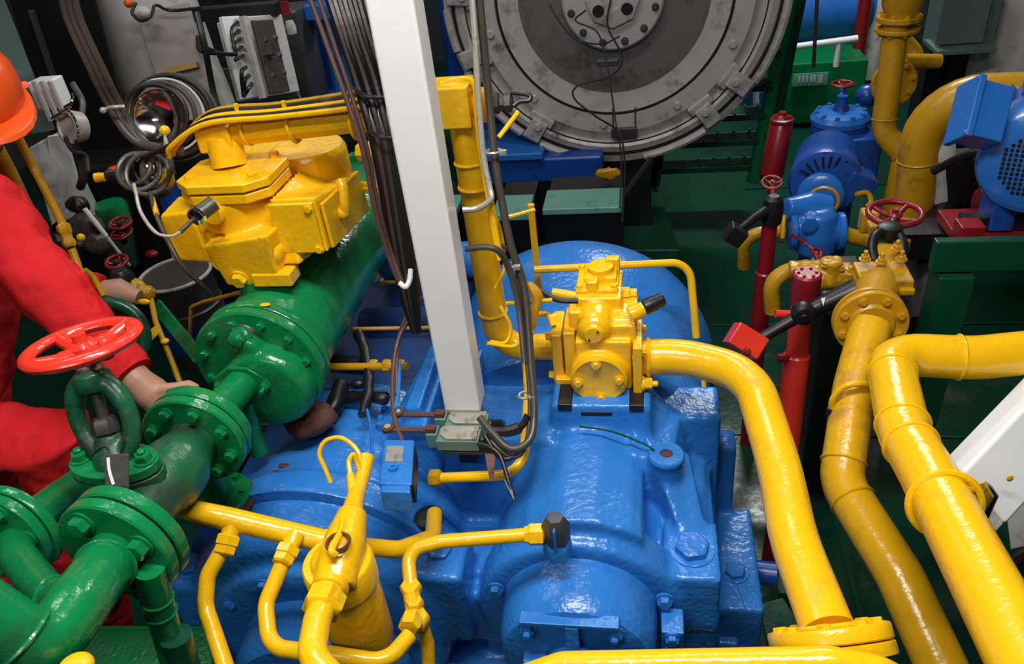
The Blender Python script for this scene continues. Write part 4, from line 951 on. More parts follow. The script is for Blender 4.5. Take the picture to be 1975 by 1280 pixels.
rp = thing('red_riser', 'dark red vertical pipe beyond the railing at the top right', 'pipe', PV(1652, 140, 5.9))
obj('pipe_run', MB().cyl(PV(1672, -20, 5.9), PV(1650, 140, 5.9), .045, 14), REDD, rp)
wp = thing('white_lagged_pipe', 'pale lagged pipe beside the red riser', 'pipe', PV(1680, 140, 6.0))
obj('lagging', MB().tube([PV(1715, -20, 6.0), PV(1695, 60, 6.0), PV(1672, 150, 6.0)], [.08, .09, .08], 14), OFFW, wp, disp=(.04, .08))
rod = thing('brown_rod', 'thin brown upright rod in front of the blue tank', 'rod', PV(1570, 130, 5.0))
obj('rod', MB().cyl(PV(1577, -20, 5.0), PV(1569, 130, 5.0), .012, 8), CBLR, rod)
# dark red bottle, green deck cover
ex = thing('dark_red_bottle', 'dark red upright cylinder on a stand, right of the ladder', 'extinguisher', P(1500, 340, 3.4))
obj('bottle', MB().lathe(P(1487, 338, 3.3), (P(1510, 225, 3.2) - P(1487, 338, 3.3)), [(0, 0), (.048, .002), (.05, .01), (.046, .235), (.035, .25), (0, .255)], 28), REDD, ex)
obj('bottle_cap', MB().lathe(P(1508, 234, 3.2), Z, [(.047, 0), (.047, .012), (.02, .02), (.015, .04), (0, .04)], 20), REDD, ex)
obj('stand_rod', MB().cyl(P(1487, 338, 3.3), P(1484, 372, 3.35), .01, 8), REDD, ex)
# ------------------------------------------------------------------ right side: pipes, valves, pumps
# pipe with valve and round flange
mp = thing('valve_pipe', 'yellow pipe falling from the round bolted flange, middle of the right-hand pipes', 'pipe', P(1680, 950, 1.6))
fcn = P(1680, 625, 1.75); d1 = (P(1645, 760, 1.72) - fcn).normalized()
fn = (d1 * .6 - CF * .85).normalized()
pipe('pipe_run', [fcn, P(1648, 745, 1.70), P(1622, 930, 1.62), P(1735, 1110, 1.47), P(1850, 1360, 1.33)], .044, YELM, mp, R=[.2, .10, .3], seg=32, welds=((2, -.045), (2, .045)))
f = obj('flange', MB().lathe(fcn - fn * .012, fn, [(.06, -.004), (.078, -.003), (.080, 0), (.080, .012), (.078, .015), (.052, .015), (.046, .022)], 48), YELD, mp)
x_, y_, _ = basis(fn)
for i in range(8):
    an = 2 * PI * (i + .5) / 8; hexbolt(f, fcn + fn * .003 + (x_ * math.cos(an) + y_ * math.sin(an)) * .064, fn, .0095, YELD, h=.008)
f = obj('flange', MB().lathe(fcn - fn * .032, fn, [(.06, 0), (.078, .002), (.08, .004), (.08, .013), (.06, .015)], 48), YELD, mp)
rv = thing('gate_valve', 'oily yellow gate valve with dark red handwheel above the round flange on the right', 'valve', P(1700, 560, 1.9))
m = MB()
m.tube([fcn - fn * .03, P(1690, 560, 1.9), P(1700, 540, 1.98)], [.045, .05, .05], 24)
m.box(P(1702, 545, 1.92), (.125, .10, .02)); 
obj('valve_body', m, YELD, rv, voxel=.004, smooth=4)
bfl = obj('bonnet_flange', MB().box(P(1702, 530, 1.92), (.122, .10, .024)), YELD, rv, bevel=.005)
obj('bonnet', MB().hull([P(1665, 515, 1.95), P(1738, 518, 1.93), P(1740, 508, 2.05), P(1665, 505, 2.05)], [P(1680, 470, 1.98), P(1728, 472, 1.98), P(1728, 468, 2.04), P(1682, 466, 2.04)]), YELD, rv, bevel=.006)
for x, y in ((1668, 500), (1700, 505), (1738, 500), (1730, 480)): hexbolt(bfl, P(x, y, 1.92), Z, .011, YELD, stud=.012)
for s in (-1, 1):
    obj('yoke_arm', MB().tube(spline([P(1712 + s * 24, 505, 1.96), P(1712 + s * 30, 480, 1.98), P(1712 + s * 24, 455, 2.0), P(1714 + s * 8, 445, 2.02)], 5), [.013] * 16, 10), BLACK, rv)
obj('yoke_top', MB().lathe(P(1714, 455, 2.03), Z, [(.03, 0), (.034, .008), (.03, .03), (.018, .035), (0, .035)], 20), BLACK, rv)
obj('stem', MB().cyl(P(1708, 510, 1.98), P(1722, 425, 2.1), .009, 12), GRYD, rv)
hw = obj('handwheel', MB().cyl(P(1722, 425, 2.12) - Z * .02, P(1724, 415, 2.12), .011), REDD, rv)
wheel(hw, P(1726, 411, 2.12), (Z - A * .05).normalized(), .067, .0085, REDD, ns=4, hub=.02, drop=.012, start=.6)
yb = thing('yellow_blocks', 'scuffed yellow fittings behind the gate valve handwheel', 'fitting', P(1700, 450, 2.3))
obj('block', MB().box(P(1690, 438, 2.3), (.05, .05, .03)), YELD, yb, bevel=.006)
obj('block', MB().box(P(1738, 470, 2.3), (.04, .05, .05)), YELD, yb, bevel=.006)
obj('block', MB().box(P(1675, 425, 2.35), (.05, .05, .07)), YELD, yb, bevel=.008)
# u-bolt on the middle pipe
ub = thing('pipe_hanger', 'yellow round-bar hanger hooked over the middle right-hand pipe', 'clamp', P(1620, 775, 1.66))
obj('hook', MB().tube(spline([P(1604, 792, 1.68), P(1606, 770, 1.66), P(1625, 748, 1.64), P(1650, 740, 1.63), P(1680, 744, 1.65), P(1700, 760, 1.70)], 6), .0068, 10), YEL, ub)
obj('hanger_nut', MB().lathe(P(1603, 795, 1.68), -Z, [(.01, -.012), (.012, 0), (.012, .012), (.008, .02), (0, .02)], 6), BLACK, ub)
# right pipe
rp3 = thing('return_main', 'largest yellow pipe, bending in from the right edge and falling to the lower right', 'pipe', P(1900, 1100, 1.1))
pipe('pipe_run', [P(3200, 560, 1.5), P(1960, 682, 1.56), P(1880, 690, 1.57), P(1712, 682, 1.60), P(1745, 838, 1.38), P(1790, 915, 1.27), P(2060, 1430, .84)], .0445, YEL, rp3, R=[.1, .3, .075, .1, .3], seg=36,
     welds=((2, .03), (3, .075), (4, -.03), (4, .035)))
cl = thing('pipe_clamp', 'yellow U-bolt with lug holding the largest pipe to the white beam', 'clamp', P(1860, 960, 1.2))
cq = P(1830, 975, 1.2); cax = (P(2060, 1430, .84) - P(1790, 915, 1.27)).normalized()
obj('u_bolt', MB().ring(P(1822, 972, 1.21), (cax + V((0, 0, .25))).normalized(), .052, .0065, 40, 8), YEL, cl)
obj('bolt_arm', MB().tube([P(1855, 942, 1.18), P(1890, 948, 1.22)], .006, 10), YEL, cl)
obj('lug', MB().hull([P(1880, 935, 1.25), P(1895, 930, 1.25), P(1915, 960, 1.27), P(1888, 1005, 1.27)], [P(1886, 930, 1.28), P(1901, 925, 1.28), P(1921, 955, 1.30), P(1894, 1000, 1.30)]), YEL, cl, bevel=.002)
obj('lug_pad', MB().hull([P(1903, 932, 1.28), P(1912, 940, 1.28), P(1925, 958, 1.29), P(1900, 1012, 1.29)], [P(1905, 930, 1.31), P(1914, 938, 1.31), P(1927, 956, 1.32), P(1902, 1010, 1.32)]), BLACK, cl)
wb = thing('white_beam', 'white painted square beam slanting in from the right edge', 'beam', P(1880, 960, 1.5))
q0, q1 = P(1868, 958, 1.45), P(2700, 73, 1.78)
dz_ = (q1 - q0).normalized(); sy_ = dz_.cross(CF).normalized(); sz_ = dz_.cross(sy_)
obj('beam_body', MB().box((q0 + q1) / 2, ((q1 - q0).length, .125, .08), Matrix((dz_, sy_, sz_)).transposed()), WHI, wb, bevel=.008)
obj('beam_toe', MB().box(q0 - dz_ * .012, (.03, .121, .076), Matrix((dz_, sy_, sz_)).transposed()), OFFW, wb, bevel=.006)
obj('paint_spot', MB().ball(P(1948, 922, 1.385), .008, (.7, .3, 1)), YEL, wb)
# tall twin pipes
ta = thing('tall_pipe', 'thick yellow pipe rising on the right and elbowing towards the right edge', 'pipe', P(1760, 420, 2.6))
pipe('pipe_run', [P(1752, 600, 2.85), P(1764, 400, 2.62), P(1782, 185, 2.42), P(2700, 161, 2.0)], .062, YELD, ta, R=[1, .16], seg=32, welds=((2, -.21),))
tb = thing('thin_riser', 'slimmer yellow pipe with flange dropping beside the thick one at top right', 'pipe', P(1725, 150, 2.9))
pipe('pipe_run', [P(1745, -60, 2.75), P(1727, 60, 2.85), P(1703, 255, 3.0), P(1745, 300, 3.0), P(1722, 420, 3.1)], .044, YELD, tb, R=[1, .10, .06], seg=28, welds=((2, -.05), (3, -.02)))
flange(tb, P(1733, 40, 2.84), Z, .078, .02, 8, YELD, br=.010)
flange(tb, P(1731, 52, 2.85), -Z, .078, .016, 8, YELD, br=.010)
obj('upper_body', MB().lathe(P(1736, 35, 2.83), Z, [(.05, 0), (.07, .05), (.075, .15), (.075, .4)], 28), YELD, tb)
nf_ = thing('blank_flange', 'rusty yellow round flange with side nozzle behind the slimmer riser', 'flange', P(1730, 160, 3.2))
fdd = flange(nf_, P(1722, 160, 3.2), (-A + B * .15 + Z * .25).normalized(), .092, .02, 8, YELD, br=.011, start=.2)
obj('nozzle', MB().cyl(P(1745, 118, 3.25), P(1812, 118, 3.25), .03, 16), YELD, nf_)
obj('elbow', MB().tube(spline([P(1750, 150, 3.3), P(1765, 110, 3.3), P(1745, 80, 3.3)], 6), .035, 14), YELD, nf_)
# boxes upper right
gbx = thing('grey_green_box', 'grey-green steel junction box at the top right', 'cabinet', P(1855, 90, 3.4))
obj('box_body', MB().box(P(1855, 35, 3.4), (.23, .2, .24)), TEAL, gbx, bevel=.006)
obj('box_lip', MB().box(P(1850, 88, 3.38), (.235, .2, .02)), TEAL, gbx, bevel=.003)
obj('door_face', MB().box(P(1858, 40, 3.3), (.19, .01, .19)), TEAL, gbx, bevel=.003)
bc_ = thing('black_column', 'black column between the risers and the junction box', 'column', P(1800, 300, 3.6))
obj('column', MB().box(P(1812, 60, 3.7), (.10, .15, 1.5)), BLACK, bc_)
obj('column', MB().box(P(1845, 180, 3.75), (.14, .15, .9)), BLACK, bc_)
wc_ = thing('grey_cylinder', 'stained pale grey round casing in the top right corner', 'casing', P(1930, 160, 3.6))
obj('casing_wall', MB().lathe(P(1935, 165, 3.7), Z, [(.22, 0), (.22, 1.0), (0, 1.0)], 48), OFFW, wc_)
obj('cover', MB().lathe(P(1985, -20, 3.35), -A, [(.18, 0), (.18, .02), (.165, .03), (0, .03)], 48), OFFW, wc_)
obj('cover_joint', MB().ring(P(1985, -20, 3.34), A, .185, .006, 48), BLACK, wc_)
# electric motor at the right edge
mo = thing('fan_motor', 'bright blue electric motor with round grille cowl at the right edge', 'motor', P(1960, 420, 2.0))
mc = P(2000, 318, 2.0); md = (-A * .9 - B * .38 + Z * .05).normalized()
obj('cowl', MB().lathe(mc, md, [(.13, -.22), (.135, -.2), (.14, -.02), (.132, 0), (.11, .012), (.03, .015), (0, .015)], 64), BLUL, mo)
obj('motor_body', MB().lathe(mc, md, [(.12, -.55), (.12, -.2)], 48), BLUD, mo)
for i in range(24):
    an = 2 * PI * i / 24; xx, yy, aa = basis(md); dr_ = xx * math.cos(an) + yy * math.sin(an)
    obj('cooling_fin', MB().box(mc - md * .37 + dr_ * .128, (.006, .3, .022), Matrix((dr_.cross(md), md, dr_)).transposed()), BLUD, mo)
gr = MB(); xx, yy, aa = basis(md, Z)
for i in range(-7, 8):
    for j in range(-7, 8):
        if (i * i + j * j) ** .5 < 6.8:
            gr.box(mc + md * (.0155) + xx * i * .0125 + yy * j * .0125, (.008, .008, .002), Matrix((xx, yy, aa)).transposed())
g_ = obj('grille_holes', gr, BLACK, mo); g_['kind'] = 'stuff'
obj('motor_foot', MB().box(P(1925, 400, 2.15), (.06, .1, .10)), BLUD, mo, bevel=.006)
tbx = thing('terminal_box', 'slanted blue motor terminal box with lid, right of the thick pipe', 'box', P(1890, 280, 2.05))
t0 = P(1893, 222, 2.0)
tx = (P(1945, 172, 2.0) - P(1905, 162, 2.0)).normalized(); ty = (P(1905, 162, 2.0) - P(1845, 270, 2.0)).normalized()
tz = tx.cross(ty).normalized(); ty = tz.cross(tx)
Mt = Matrix((tx, ty, tz)).transposed()
obj('box_body', MB().box(t0, (.09, .145, .09), Mt), BLUL, tbx, bevel=.006)
obj('lid', MB().box(t0 - tx * .045, (.018, .16, .11), Mt), BLUL, tbx, bevel=.004)
for s in (-1, 1): hexbolt(tbx, t0 - tx * .05 + ty * s * .07 + tz * .045, -tx, .006, BLUL)
cable('gland_cable', [P(1960, 215, 2.05), P(1935, 280, 2.1), P(1860, 300, 2.2), P(1800, 330, 2.3)], .012, BLK, tbx)
clut = thing('lagged_valve', 'dark oily lagged valve between the thick pipe and the motor', 'valve', P(1830, 330, 2.5))
obj('lagging', MB().tube([P(1822, 230, 2.5), P(1812, 290, 2.5), P(1815, 400, 2.6)], [.03, .045, .04], 14), OFFW, clut, disp=(.04, .03))
obj('lagging', MB().tube([P(1840, 300, 2.5), P(1860, 420, 2.6)], [.05, .06], 14), BLACK, clut, disp=(.03, .04))
cable('yellow_tube', [P(1800, 265, 2.45), P(1820, 245, 2.45), P(1850, 232, 2.45), P(1870, 236, 2.45)], .014, YELD, clut)
# green stand
gs = thing('green_stand', 'dark green welded steel stand carrying the blue motor', 'stand', P(1830, 700, 2.1))
q = P(1895, 486, 2.0)
obj('beam', MB().box(q + B * .12 - Z * .006, (.48, .03, .09)), GRND, gs, bevel=.004)
obj('rear_beam', MB().box(q + B * .12 + A * .3 - Z * .12, (.48, .1, .085)), BLACK, gs)
obj('cross_beam', MB().box(q + B * .30 + A * .15 - Z * .07, (.06, .3, .06)), BLACK, gs)
obj('motor_rail', MB().box(q + B * .16 + A * .2 - Z * .02, (.3, .04, .05)), BLACK, gs)
obj('leg', MB().box(P(1838, 520, 2.05) - Z * .28, (.085, .09, .56)), GRND, gs, bevel=.004)
obj('leg', MB().box(P(1838, 520, 2.05) - Z * .28 + B * .5, (.085, .09, .56)), GRND, gs, bevel=.004)
obj('red_block', MB().box(P(1868, 445, 2.08), (.06, .06, .05)), REDD, gs, bevel=.003)
rpu = thing('red_pump_base', 'shadowed dark red pump body under the blue motor', 'pump', P(1900, 440, 2.3))
obj('pump_body', MB().lathe(P(1885, 395, 2.4), B, [(.0, 0), (.05, 0), (.06, .05), (.09, .1), (.09, .2), (0, .2)], 28), REDD, rpu)
obj('base_bar', MB().box(P(1900, 440, 2.2), (.2, .2, .03)), REDD, rpu, bevel=.004)
# blue pumps in the middle distance
vb = thing('vertical_blue_motor', 'blue upright motor with ribbed chipped top and small red handwheel', 'motor', P(1620, 330, 3.4))
c0 = P(1620, 225, 3.3)
obj('body', MB().lathe(c0, -Z, [(.0, 0), (.11, 0), (.112, .01), (.112, .12), (.10, .13), (.10, c0.z)], 40), BLUD, vb)
obj('top_cover', MB().lathe(c0, Z, [(.118, -.02), (.12, 0), (.105, .02), (.05, .03), (0, .03)], 40), BLUL, vb)
for i in range(10):
    an = 2 * PI * i / 10; hexbolt(vb, c0 + (B * math.cos(an) + A * math.sin(an)) * .095 + Z * .02, Z, .01, BLUL)
obj('stem', MB().cyl(c0 + Z * .02, P(1625, 170, 3.3), .014, 12), BLUD, vb)
obj('yoke', MB().lathe(c0 + Z * .03, Z, [(.035, 0), (.02, .04), (.022, .06), (0, .06)], 16), BLUD, vb)
hw = obj('handwheel', MB().cyl(P(1625, 170, 3.3), P(1625, 162, 3.3), .01), REDD, vb)
wheel(hw, P(1625, 162, 3.3), Z, .042, .006, REDD, ns=4, hub=.014, drop=.008)
obj('side_bulb', MB().ball(P(1672, 185, 3.4), .05), BLUD, vb)
obj('blue_box', MB().box(P(1660, 300, 3.3), (.12, .15, .2)), BLUD, vb, bevel=.01)
bm = thing('blue_pump_motor', 'dark blue electric motor with slotted cowl above the light blue pump', 'motor', P(1590, 400, 2.9))
mc2 = P(1590, 352, 2.9); d2 = (-A * .92 + Z * .1 - B * .2).normalized()
obj('cowl', MB().lathe(mc2, d2, [(.12, -.3), (.125, -.1), (.13, -.02), (.12, .01), (.07, .02), (0, .02)], 48), BLUD, bm)
for i in range(8):
    an = math.radians(35 + i * 16); xx, yy, aa = basis(d2, Z); dr_ = B * math.cos(an) + Z * math.sin(an)
    obj('cowl_slot', MB().box(mc2 + d2 * .016 + dr_ * .088, (.007, .006, .045), Matrix((dr_.cross(A), A, dr_)).transposed()), BLACK, bm)
obj('end_ring', MB().lathe(P(1582, 378, 2.85), d2, [(.08, -.03), (.082, 0), (.07, .01), (.05, .012)], 40), BLUL, bm)
obj('terminal_box', MB().box(P(1655, 345, 2.9), (.11, .12, .07), Matrix.Rotation(.5, 3, A) @ EM), BLUD, bm, bevel=.01)
pu = thing('light_blue_pump', 'glossy light blue pump casting with flanged ends, right of the red standpipes', 'pump', P(1570, 480, 2.7))
m = MB()
m.tube([P(1515, 402, 2.68), P(1560, 400, 2.7), P(1600, 405, 2.7)], [.035, .055, .05], 20)
m.lathe(P(1570, 480, 2.75), Z, [(.07, 0), (.075, .06), (.06, .14), (.04, .16), (0, .16)], 28)
m.cyl(P(1530, 440, 2.7), P(1622, 445, 2.7), .05)
obj('pump_casing', m, BLUL, pu, voxel=.006, smooth=6)
obj('pump_foot', MB().cyl(P(1575, 480, 2.8), P(1572, 520, 2.85), .06), BLUD, pu)
for x in (1528, 1620): obj('pump_flange', MB().lathe(P(x, 445, 2.7), B, [(.06, -.01), (.065, -.006), (.065, .008), (.06, .012)], 28), BLUL, pu)
obj('bolt_boss', MB().lathe(P(1562, 432, 2.62), -A, [(.028, 0), (.028, .01), (.015, .012), (0, .012)], 6), BLUL, pu)
obj('yellow_pipe', MB().cyl(P(1630, 452, 2.7), P(1680, 465, 2.7), .026, 20), YELD, pu)
obj('yellow_gasket', MB().ring(P(1588, 388, 2.78), d2, .05, .006, 32), YELD, pu)
cable('yellow_tube', [P(1650, 375, 2.85), P(1672, 372, 2.85), P(1680, 388, 2.85), P(1672, 400, 2.85)], .010, YELD, pu)
cable('yellow_tube', [P(1513, 415, 2.65), P(1511, 435, 2.65), P(1509, 460, 2.65)], .006, YEL, pu)
sp = thing('side_elbow', 'yellow elbow pipe reaching left to the deck behind the first red standpipe', 'pipe', P(1430, 505, 2.8))
pipe('pipe_run', [P(1512, 448, 2.75), P(1436, 448, 2.75), P(1434, 515, 2.85)], .022, YELD, sp, R=.07, seg=20)
obj('flange', MB().lathe(P(1508, 448, 2.75), B, [(.03, -.01), (.038, -.004), (.038, .006), (.03, .01)], 24), YELD, sp)
rl2 = thing('red_lever', 'thin dark red lever handle above the yellow fittings', 'lever', P(1580, 500, 2.4))
obj('lever', MB().tube(spline([P(1526, 452, 2.45), P(1555, 470, 2.45), P(1572, 488, 2.42), P(1582, 508, 2.4), P(1580, 520, 2.4)], 5), [.005] * 10 + [.010] * 11, 8), REDD, rl2)
obj('lever_fork', MB().tube([P(1570, 478, 2.42), P(1584, 485, 2.42), P(1582, 510, 2.4)], .006, 8), REDD, rl2)
# red standpipes
def standpipe(lab, x0, y0, x1, y1, d0, d1, r):
    t = thing('standpipe', lab, 'standpipe', V((P(x1, y1, d1).x, P(x1, y1, d1).y, 0)))
    obj('foot', MB().cyl(V((P(x1, y1, d1).x, P(x1, y1, d1).y, 0)), P(x1, y1, d1), r), REDD, t)
    a_, b_ = P(x0, y0, d0), P(x1, y1, d1); ax_ = (b_ - a_).normalized(); L_ = (b_ - a_).length
    obj('tube', MB().lathe(a_, ax_, [(r * .8, 0), (r * .86, L_ * .3), (r * .86, L_ * .42), (r * 1.02, L_ * .43), (r * 1.05, L_), (0, L_)], 28), RED if r > .03 else REDD, t)
    return t, a_, ax_
s1, a_, ax_ = standpipe('slim dark red standpipe with a black top, farther of the two', 1489, 395, 1458, 680, 2.45, 2.75, .029)
obj('top_fitting', MB().lathe(P(1491, 400, 2.44), Z, [(.03, -.05), (.034, 0), (.028, .03), (.016, .04), (0, .04)], 20), BLACK, s1)
obj('arm', MB().tube([P(1491, 398, 2.44), P(1455, 420, 2.42), P(1425, 445, 2.40)], [.02, .014, .012], 12), BLACK, s1)
obj('arm_block', MB().box(P(1418, 452, 2.4), (.06, .05, .055), Matrix.Rotation(.6, 3, A) @ EM), BLACK, s1, bevel=.006)
wheel(obj('handwheel', MB().cyl(P(1491, 385, 2.46), P(1490, 355, 2.5), .008), REDD, s1), P(1489, 352, 2.5), (Z - A * .3).normalized(), .03, .005, REDD, ns=3, hub=.012, drop=.006)
s2, a_, ax_ = standpipe('thicker bright red standpipe with a cap, crossed by a black rod', 1553, 535, 1518, 860, 2.0, 2.25, .034)
obj('cap', MB().lathe(P(1555, 545, 1.99), Z, [(.034, -.06), (.036, -.02), (.036, .025), (.03, .03), (0, .03)], 28), REDD, s2)
obj('side_stub', MB().cyl(P(1543, 606, 2.03), P(1495, 605, 2.03), .011, 12), RED, s2)
obj('side_stub', MB().cyl(P(1530, 690, 2.1), P(1500, 690, 2.1), .011, 12), REDD, s2)
for an in range(0, 360, 60): hexbolt(s2, P(1555, 545, 1.99) + Z * .03 + (B * math.cos(math.radians(an)) + A * math.sin(math.radians(an))) * .022, Z, .004, REDD)
rb = thing('counterweight_rod', 'black rod with square red weight on its left end', 'lever', P(1550, 610, 1.95))
obj('rod', MB().tube([P(1445, 665, 1.95), P(1560, 598, 1.94), P(1650, 560, 1.92)], [.012, .018, .03], 14), BLACK, rb)
obj('clevis', MB().lathe(P(1550, 607, 1.92), -A, [(.028, -.02), (.03, 0), (.024, .012), (.012, .014), (.01, .02), (0, .02)], 16), BLACK, rb)
qa = P(1438, 657, 1.95); Mr = Matrix.Rotation(.55, 3, CF) @ Matrix((CR, CF, -CD)).transposed()
obj('weight', MB().box(qa, (.085, .06, .06), Mr), RED, rb, bevel=.004)
hexbolt(rb, P(1440, 678, 1.91), -CF, .008, REDD)
# black tank and odds and ends
bk_ = thing('black_duct', 'tall black duct behind the red standpipe and the round flange', 'duct', P(1620, 800, 2.3))
dq = P(1640, 600, 2.3)
obj('duct', MB().ebox(uvz(dq).x - .07, uvz(dq).x + .1, uvz(dq).y, uvz(dq).y + .35, 0, dq.z), BLACK, bk_, bevel=.02)
obj('paint_fleck', MB().hull([P(1583, 575, 1.90), P(1592, 573, 1.90), P(1588, 590, 1.90)], [P(1583, 575, 1.905), P(1592, 573, 1.905), P(1588, 590, 1.905)]), WHI, rb)
bb2 = thing('black_machine', 'dark oily machine casing behind the gate valve', 'machine', P(1780, 600, 2.6))
obj('casing', MB().tube([P(1790, 640, 2.3), P(1795, 520, 2.4), P(1820, 420, 2.6)], [.09, .09, .07], 20), BLACK, bb2, disp=(.03, .06))
yf = thing('yellow_fittings', 'scuffed yellow pipe fittings between red standpipe and gate valve', 'fitting', P(1600, 550, 2.2))
m = MB(); m.tube(spline([P(1490, 600, 2.35), P(1490, 550, 2.3), P(1515, 525, 2.28), P(1560, 515, 2.25)], 6), .024, 16)
obj('elbow', m, YELD, yf)
m = MB(); m.cyl(P(1575, 540, 2.15), P(1650, 535, 2.15), .030); m.cyl(P(1545, 515, 2.2), P(1600, 538, 2.15), .024); m.lathe(P(1600, 530, 2.15), Z, [(.025, 0), (.03, .05), (0, .05)], 16); m.box(P(1625, 525, 2.15), (.05, .07, .03)); m.box(P(1555, 515, 2.2), (.09, .05, .02))
obj('fitting_body', m, YELD, yf, voxel=.005, smooth=3, disp=(.008, .02))
for x, y in ((1592, 512), (1622, 518), (1642, 520)): hexbolt(yf, P(x, y, 2.12), Z, .009, YELD)
# dark pedestal on the deck at the bottom
pd = thing('green_pedestal', 'low dark green pedestal on the deck right of the gearbox', 'pedestal', PH(1490, 1240, 0))
obj('pedestal_block', MB().hull([PH(1470, 1200, .25), PH(1520, 1185, .25), PH(1600, 1300, .25), PH(1500, 1330, .25)], [PH(1462, 1165, .35), PH(1510, 1150, .35), PH(1580, 1260, .35), PH(1490, 1290, .35)]), GRND, pd, bevel=.004)
obj('pedestal_foot', MB().box(PH(1510, 1240, .0) + Z * .14, (.08, .08, .28)), GRND, pd)
bs = thing('blue_stub', 'short dark blue pipe stub beside the gearbox foot', 'pipe', P(1470, 1105, 1.9))
obj('stub', MB().cyl(P(1435, 1100, 1.95), P(1500, 1108, 1.92), .03, 20), BLUD, bs)
ob_ = thing('deck_pipe', 'thin oily brown pipe lying on the deck at the right edge', 'pipe', PH(1950, 1080, .05))
obj('pipe_run', MB().tube([PH(1925, 1100, .05), PH(1990, 1060, .05)], .02, 10), CBLR, ob_)
# ------------------------------------------------------------------ left background
tc_ = thing('grey_cabinet', 'grey-green steel cabinet behind the orange helmet, red lamp on its side', 'cabinet', P(40, 260, 2.4))
zz = Z; xx_ = (P(60, 150, 2.4) - P(0, 150, 2.1)); xx_.z = 0; xx_.normalize(); yy_ = Z.cross(xx_)
Mcab = Matrix((xx_, yy_, Z)).transposed()
c0 = P(62, 255, 2.4)
obj('cabinet_wall', MB().hull([P(108, 250, 2.3), P(40, 265, 2.15), P(-60, 270, 2.2), P(60, 250, 2.6)], [P(8, -5, 2.0), P(-60, 0, 1.9), P(-160, 0, 2.0), P(-20, -5, 2.3)]), TEAL, tc_, bevel=.006)
LAMP = mat('red_lamp', (.9, .02, .01), .3, bump=0, emit=((1, .03, .02), 4))
obj('lamp', MB().ball(P(48, 163, 2.02), .008), LAMP, tc_, label='lit red indicator lamp')
obj('switch_handle', MB().box(P(45, 232, 2.1), (.045, .03, .03)), BLACK, tc_, bevel=.004)
lp_ = thing('grey_locker', 'pale grey steel locker panel low behind the orange helmet', 'locker', P(110, 430, 2.3))
obj('locker_face', MB().hull([P(55, 285, 2.2), P(110, 255, 2.3), P(190, 435, 2.6), P(110, 470, 2.4)], [P(55, 285, 2.35), P(120, 250, 2.5), P(205, 430, 2.8), P(120, 470, 2.6)]), OFFW, lp_, bevel=.006)
obj('locker_side', MB().hull([P(90, 262, 2.25), P(125, 258, 2.3), P(160, 380, 2.5), P(110, 395, 2.4)], [P(95, 262, 2.3), P(130, 258, 2.35), P(165, 380, 2.55), P(115, 395, 2.45)]), WHI, lp_, bevel=.004)
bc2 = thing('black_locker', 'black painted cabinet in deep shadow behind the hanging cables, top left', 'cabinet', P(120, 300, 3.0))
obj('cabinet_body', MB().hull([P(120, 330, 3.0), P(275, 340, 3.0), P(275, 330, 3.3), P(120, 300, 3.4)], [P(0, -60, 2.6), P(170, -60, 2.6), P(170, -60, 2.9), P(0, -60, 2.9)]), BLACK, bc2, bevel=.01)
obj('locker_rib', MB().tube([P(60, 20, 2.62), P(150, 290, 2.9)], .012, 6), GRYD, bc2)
mb_ = thing('white_meter_box', 'small white ribbed box with grey dial gauge and tangled fittings, left', 'gauge', P(110, 260, 2.1))
obj('box_body', MB().box(P(97, 178, 2.15), (.07, .06, .075), Matrix((B, A, Z)).transposed()), WHI, mb_, bevel=.004)
for k in range(3): obj('box_rib', MB().box(P(82 + k * 15, 195, 2.1), (.012, .01, .11)), OFFW, mb_, bevel=.002)
g0 = P(133, 245, 2.05); gd = (-A * .9 - B * .35 + Z * .3).normalized()
dg = obj('dial_body', MB().lathe(g0, gd, [(0, -.04), (.038, -.035), (.045, 0), (.045, .006), (.038, .008), (.036, .002), (0, .002)], 36), GRYM, mb_)
obj('dial_rim', MB().ring(g0 + gd * .004, gd, .044, .003, 36), CHROME, dg)
for pts, r in (([P(140, 270, 2.05), P(150, 300, 2.1), P(160, 340, 2.15), P(155, 360, 2.2)], .012), ([P(125, 262, 2.02), P(140, 290, 2.05), P(165, 300, 2.1), P(170, 330, 2.1)], .006), ([P(150, 250, 2.05), P(160, 200, 2.1), P(140, 160, 2.1)], .008)):
    cable('pipework', pts, r, GRYD, mb_)
obj('chrome_handle', MB().tube(spline([P(100, 228, 2.05), P(135, 205, 2.0), P(140, 180, 2.0)], 5), .004, 8), CHROME, mb_)
tr = thing('oily_fittings', 'cluster of dark oily fittings below the dial gauge, behind the yellow tubes', 'fitting', P(170, 470, 2.3))
for k, (x, y, r) in enumerate(((150, 395, .03), (165, 440, .05), (150, 480, .04), (185, 470, .04), (125, 440, .03))):
    obj('lump', MB().ball(P(x, y, 2.35), r, (1.2, .8, .9)), GRYD if k % 2 else BLK, tr, disp=(.03, .03))
obj('white_lever', MB().cyl(P(163, 402, 2.25), P(205, 455, 2.3), .007, 8), WHI, tr)
obj('white_lever', MB().cyl(P(205, 455, 2.3), P(250, 512, 2.35), .005, 8), OFFW, tr)
obj('yellow_spot', MB().ball(P(156, 458, 2.25), .012), YEL, tr)
gm = thing('green_machine', 'dark green pump casing in shadow left of the drum', 'machine', P(220, 480, 2.6))
m = MB(); m.hull([P(185, 395, 2.7), P(245, 385, 2.7), P(265, 520, 2.8), P(205, 540, 2.7)], [P(195, 385, 3.0), P(255, 380, 3.0), P(275, 510, 3.1), P(215, 530, 3.0)])
obj('casing', m, GRND, gm, bevel=.02)
obj('casing_end', MB().lathe(P(212, 400, 2.65), Z, [(.05, -.06), (.055, 0), (.05, .015), (0, .015)], 28), GRN, gm)
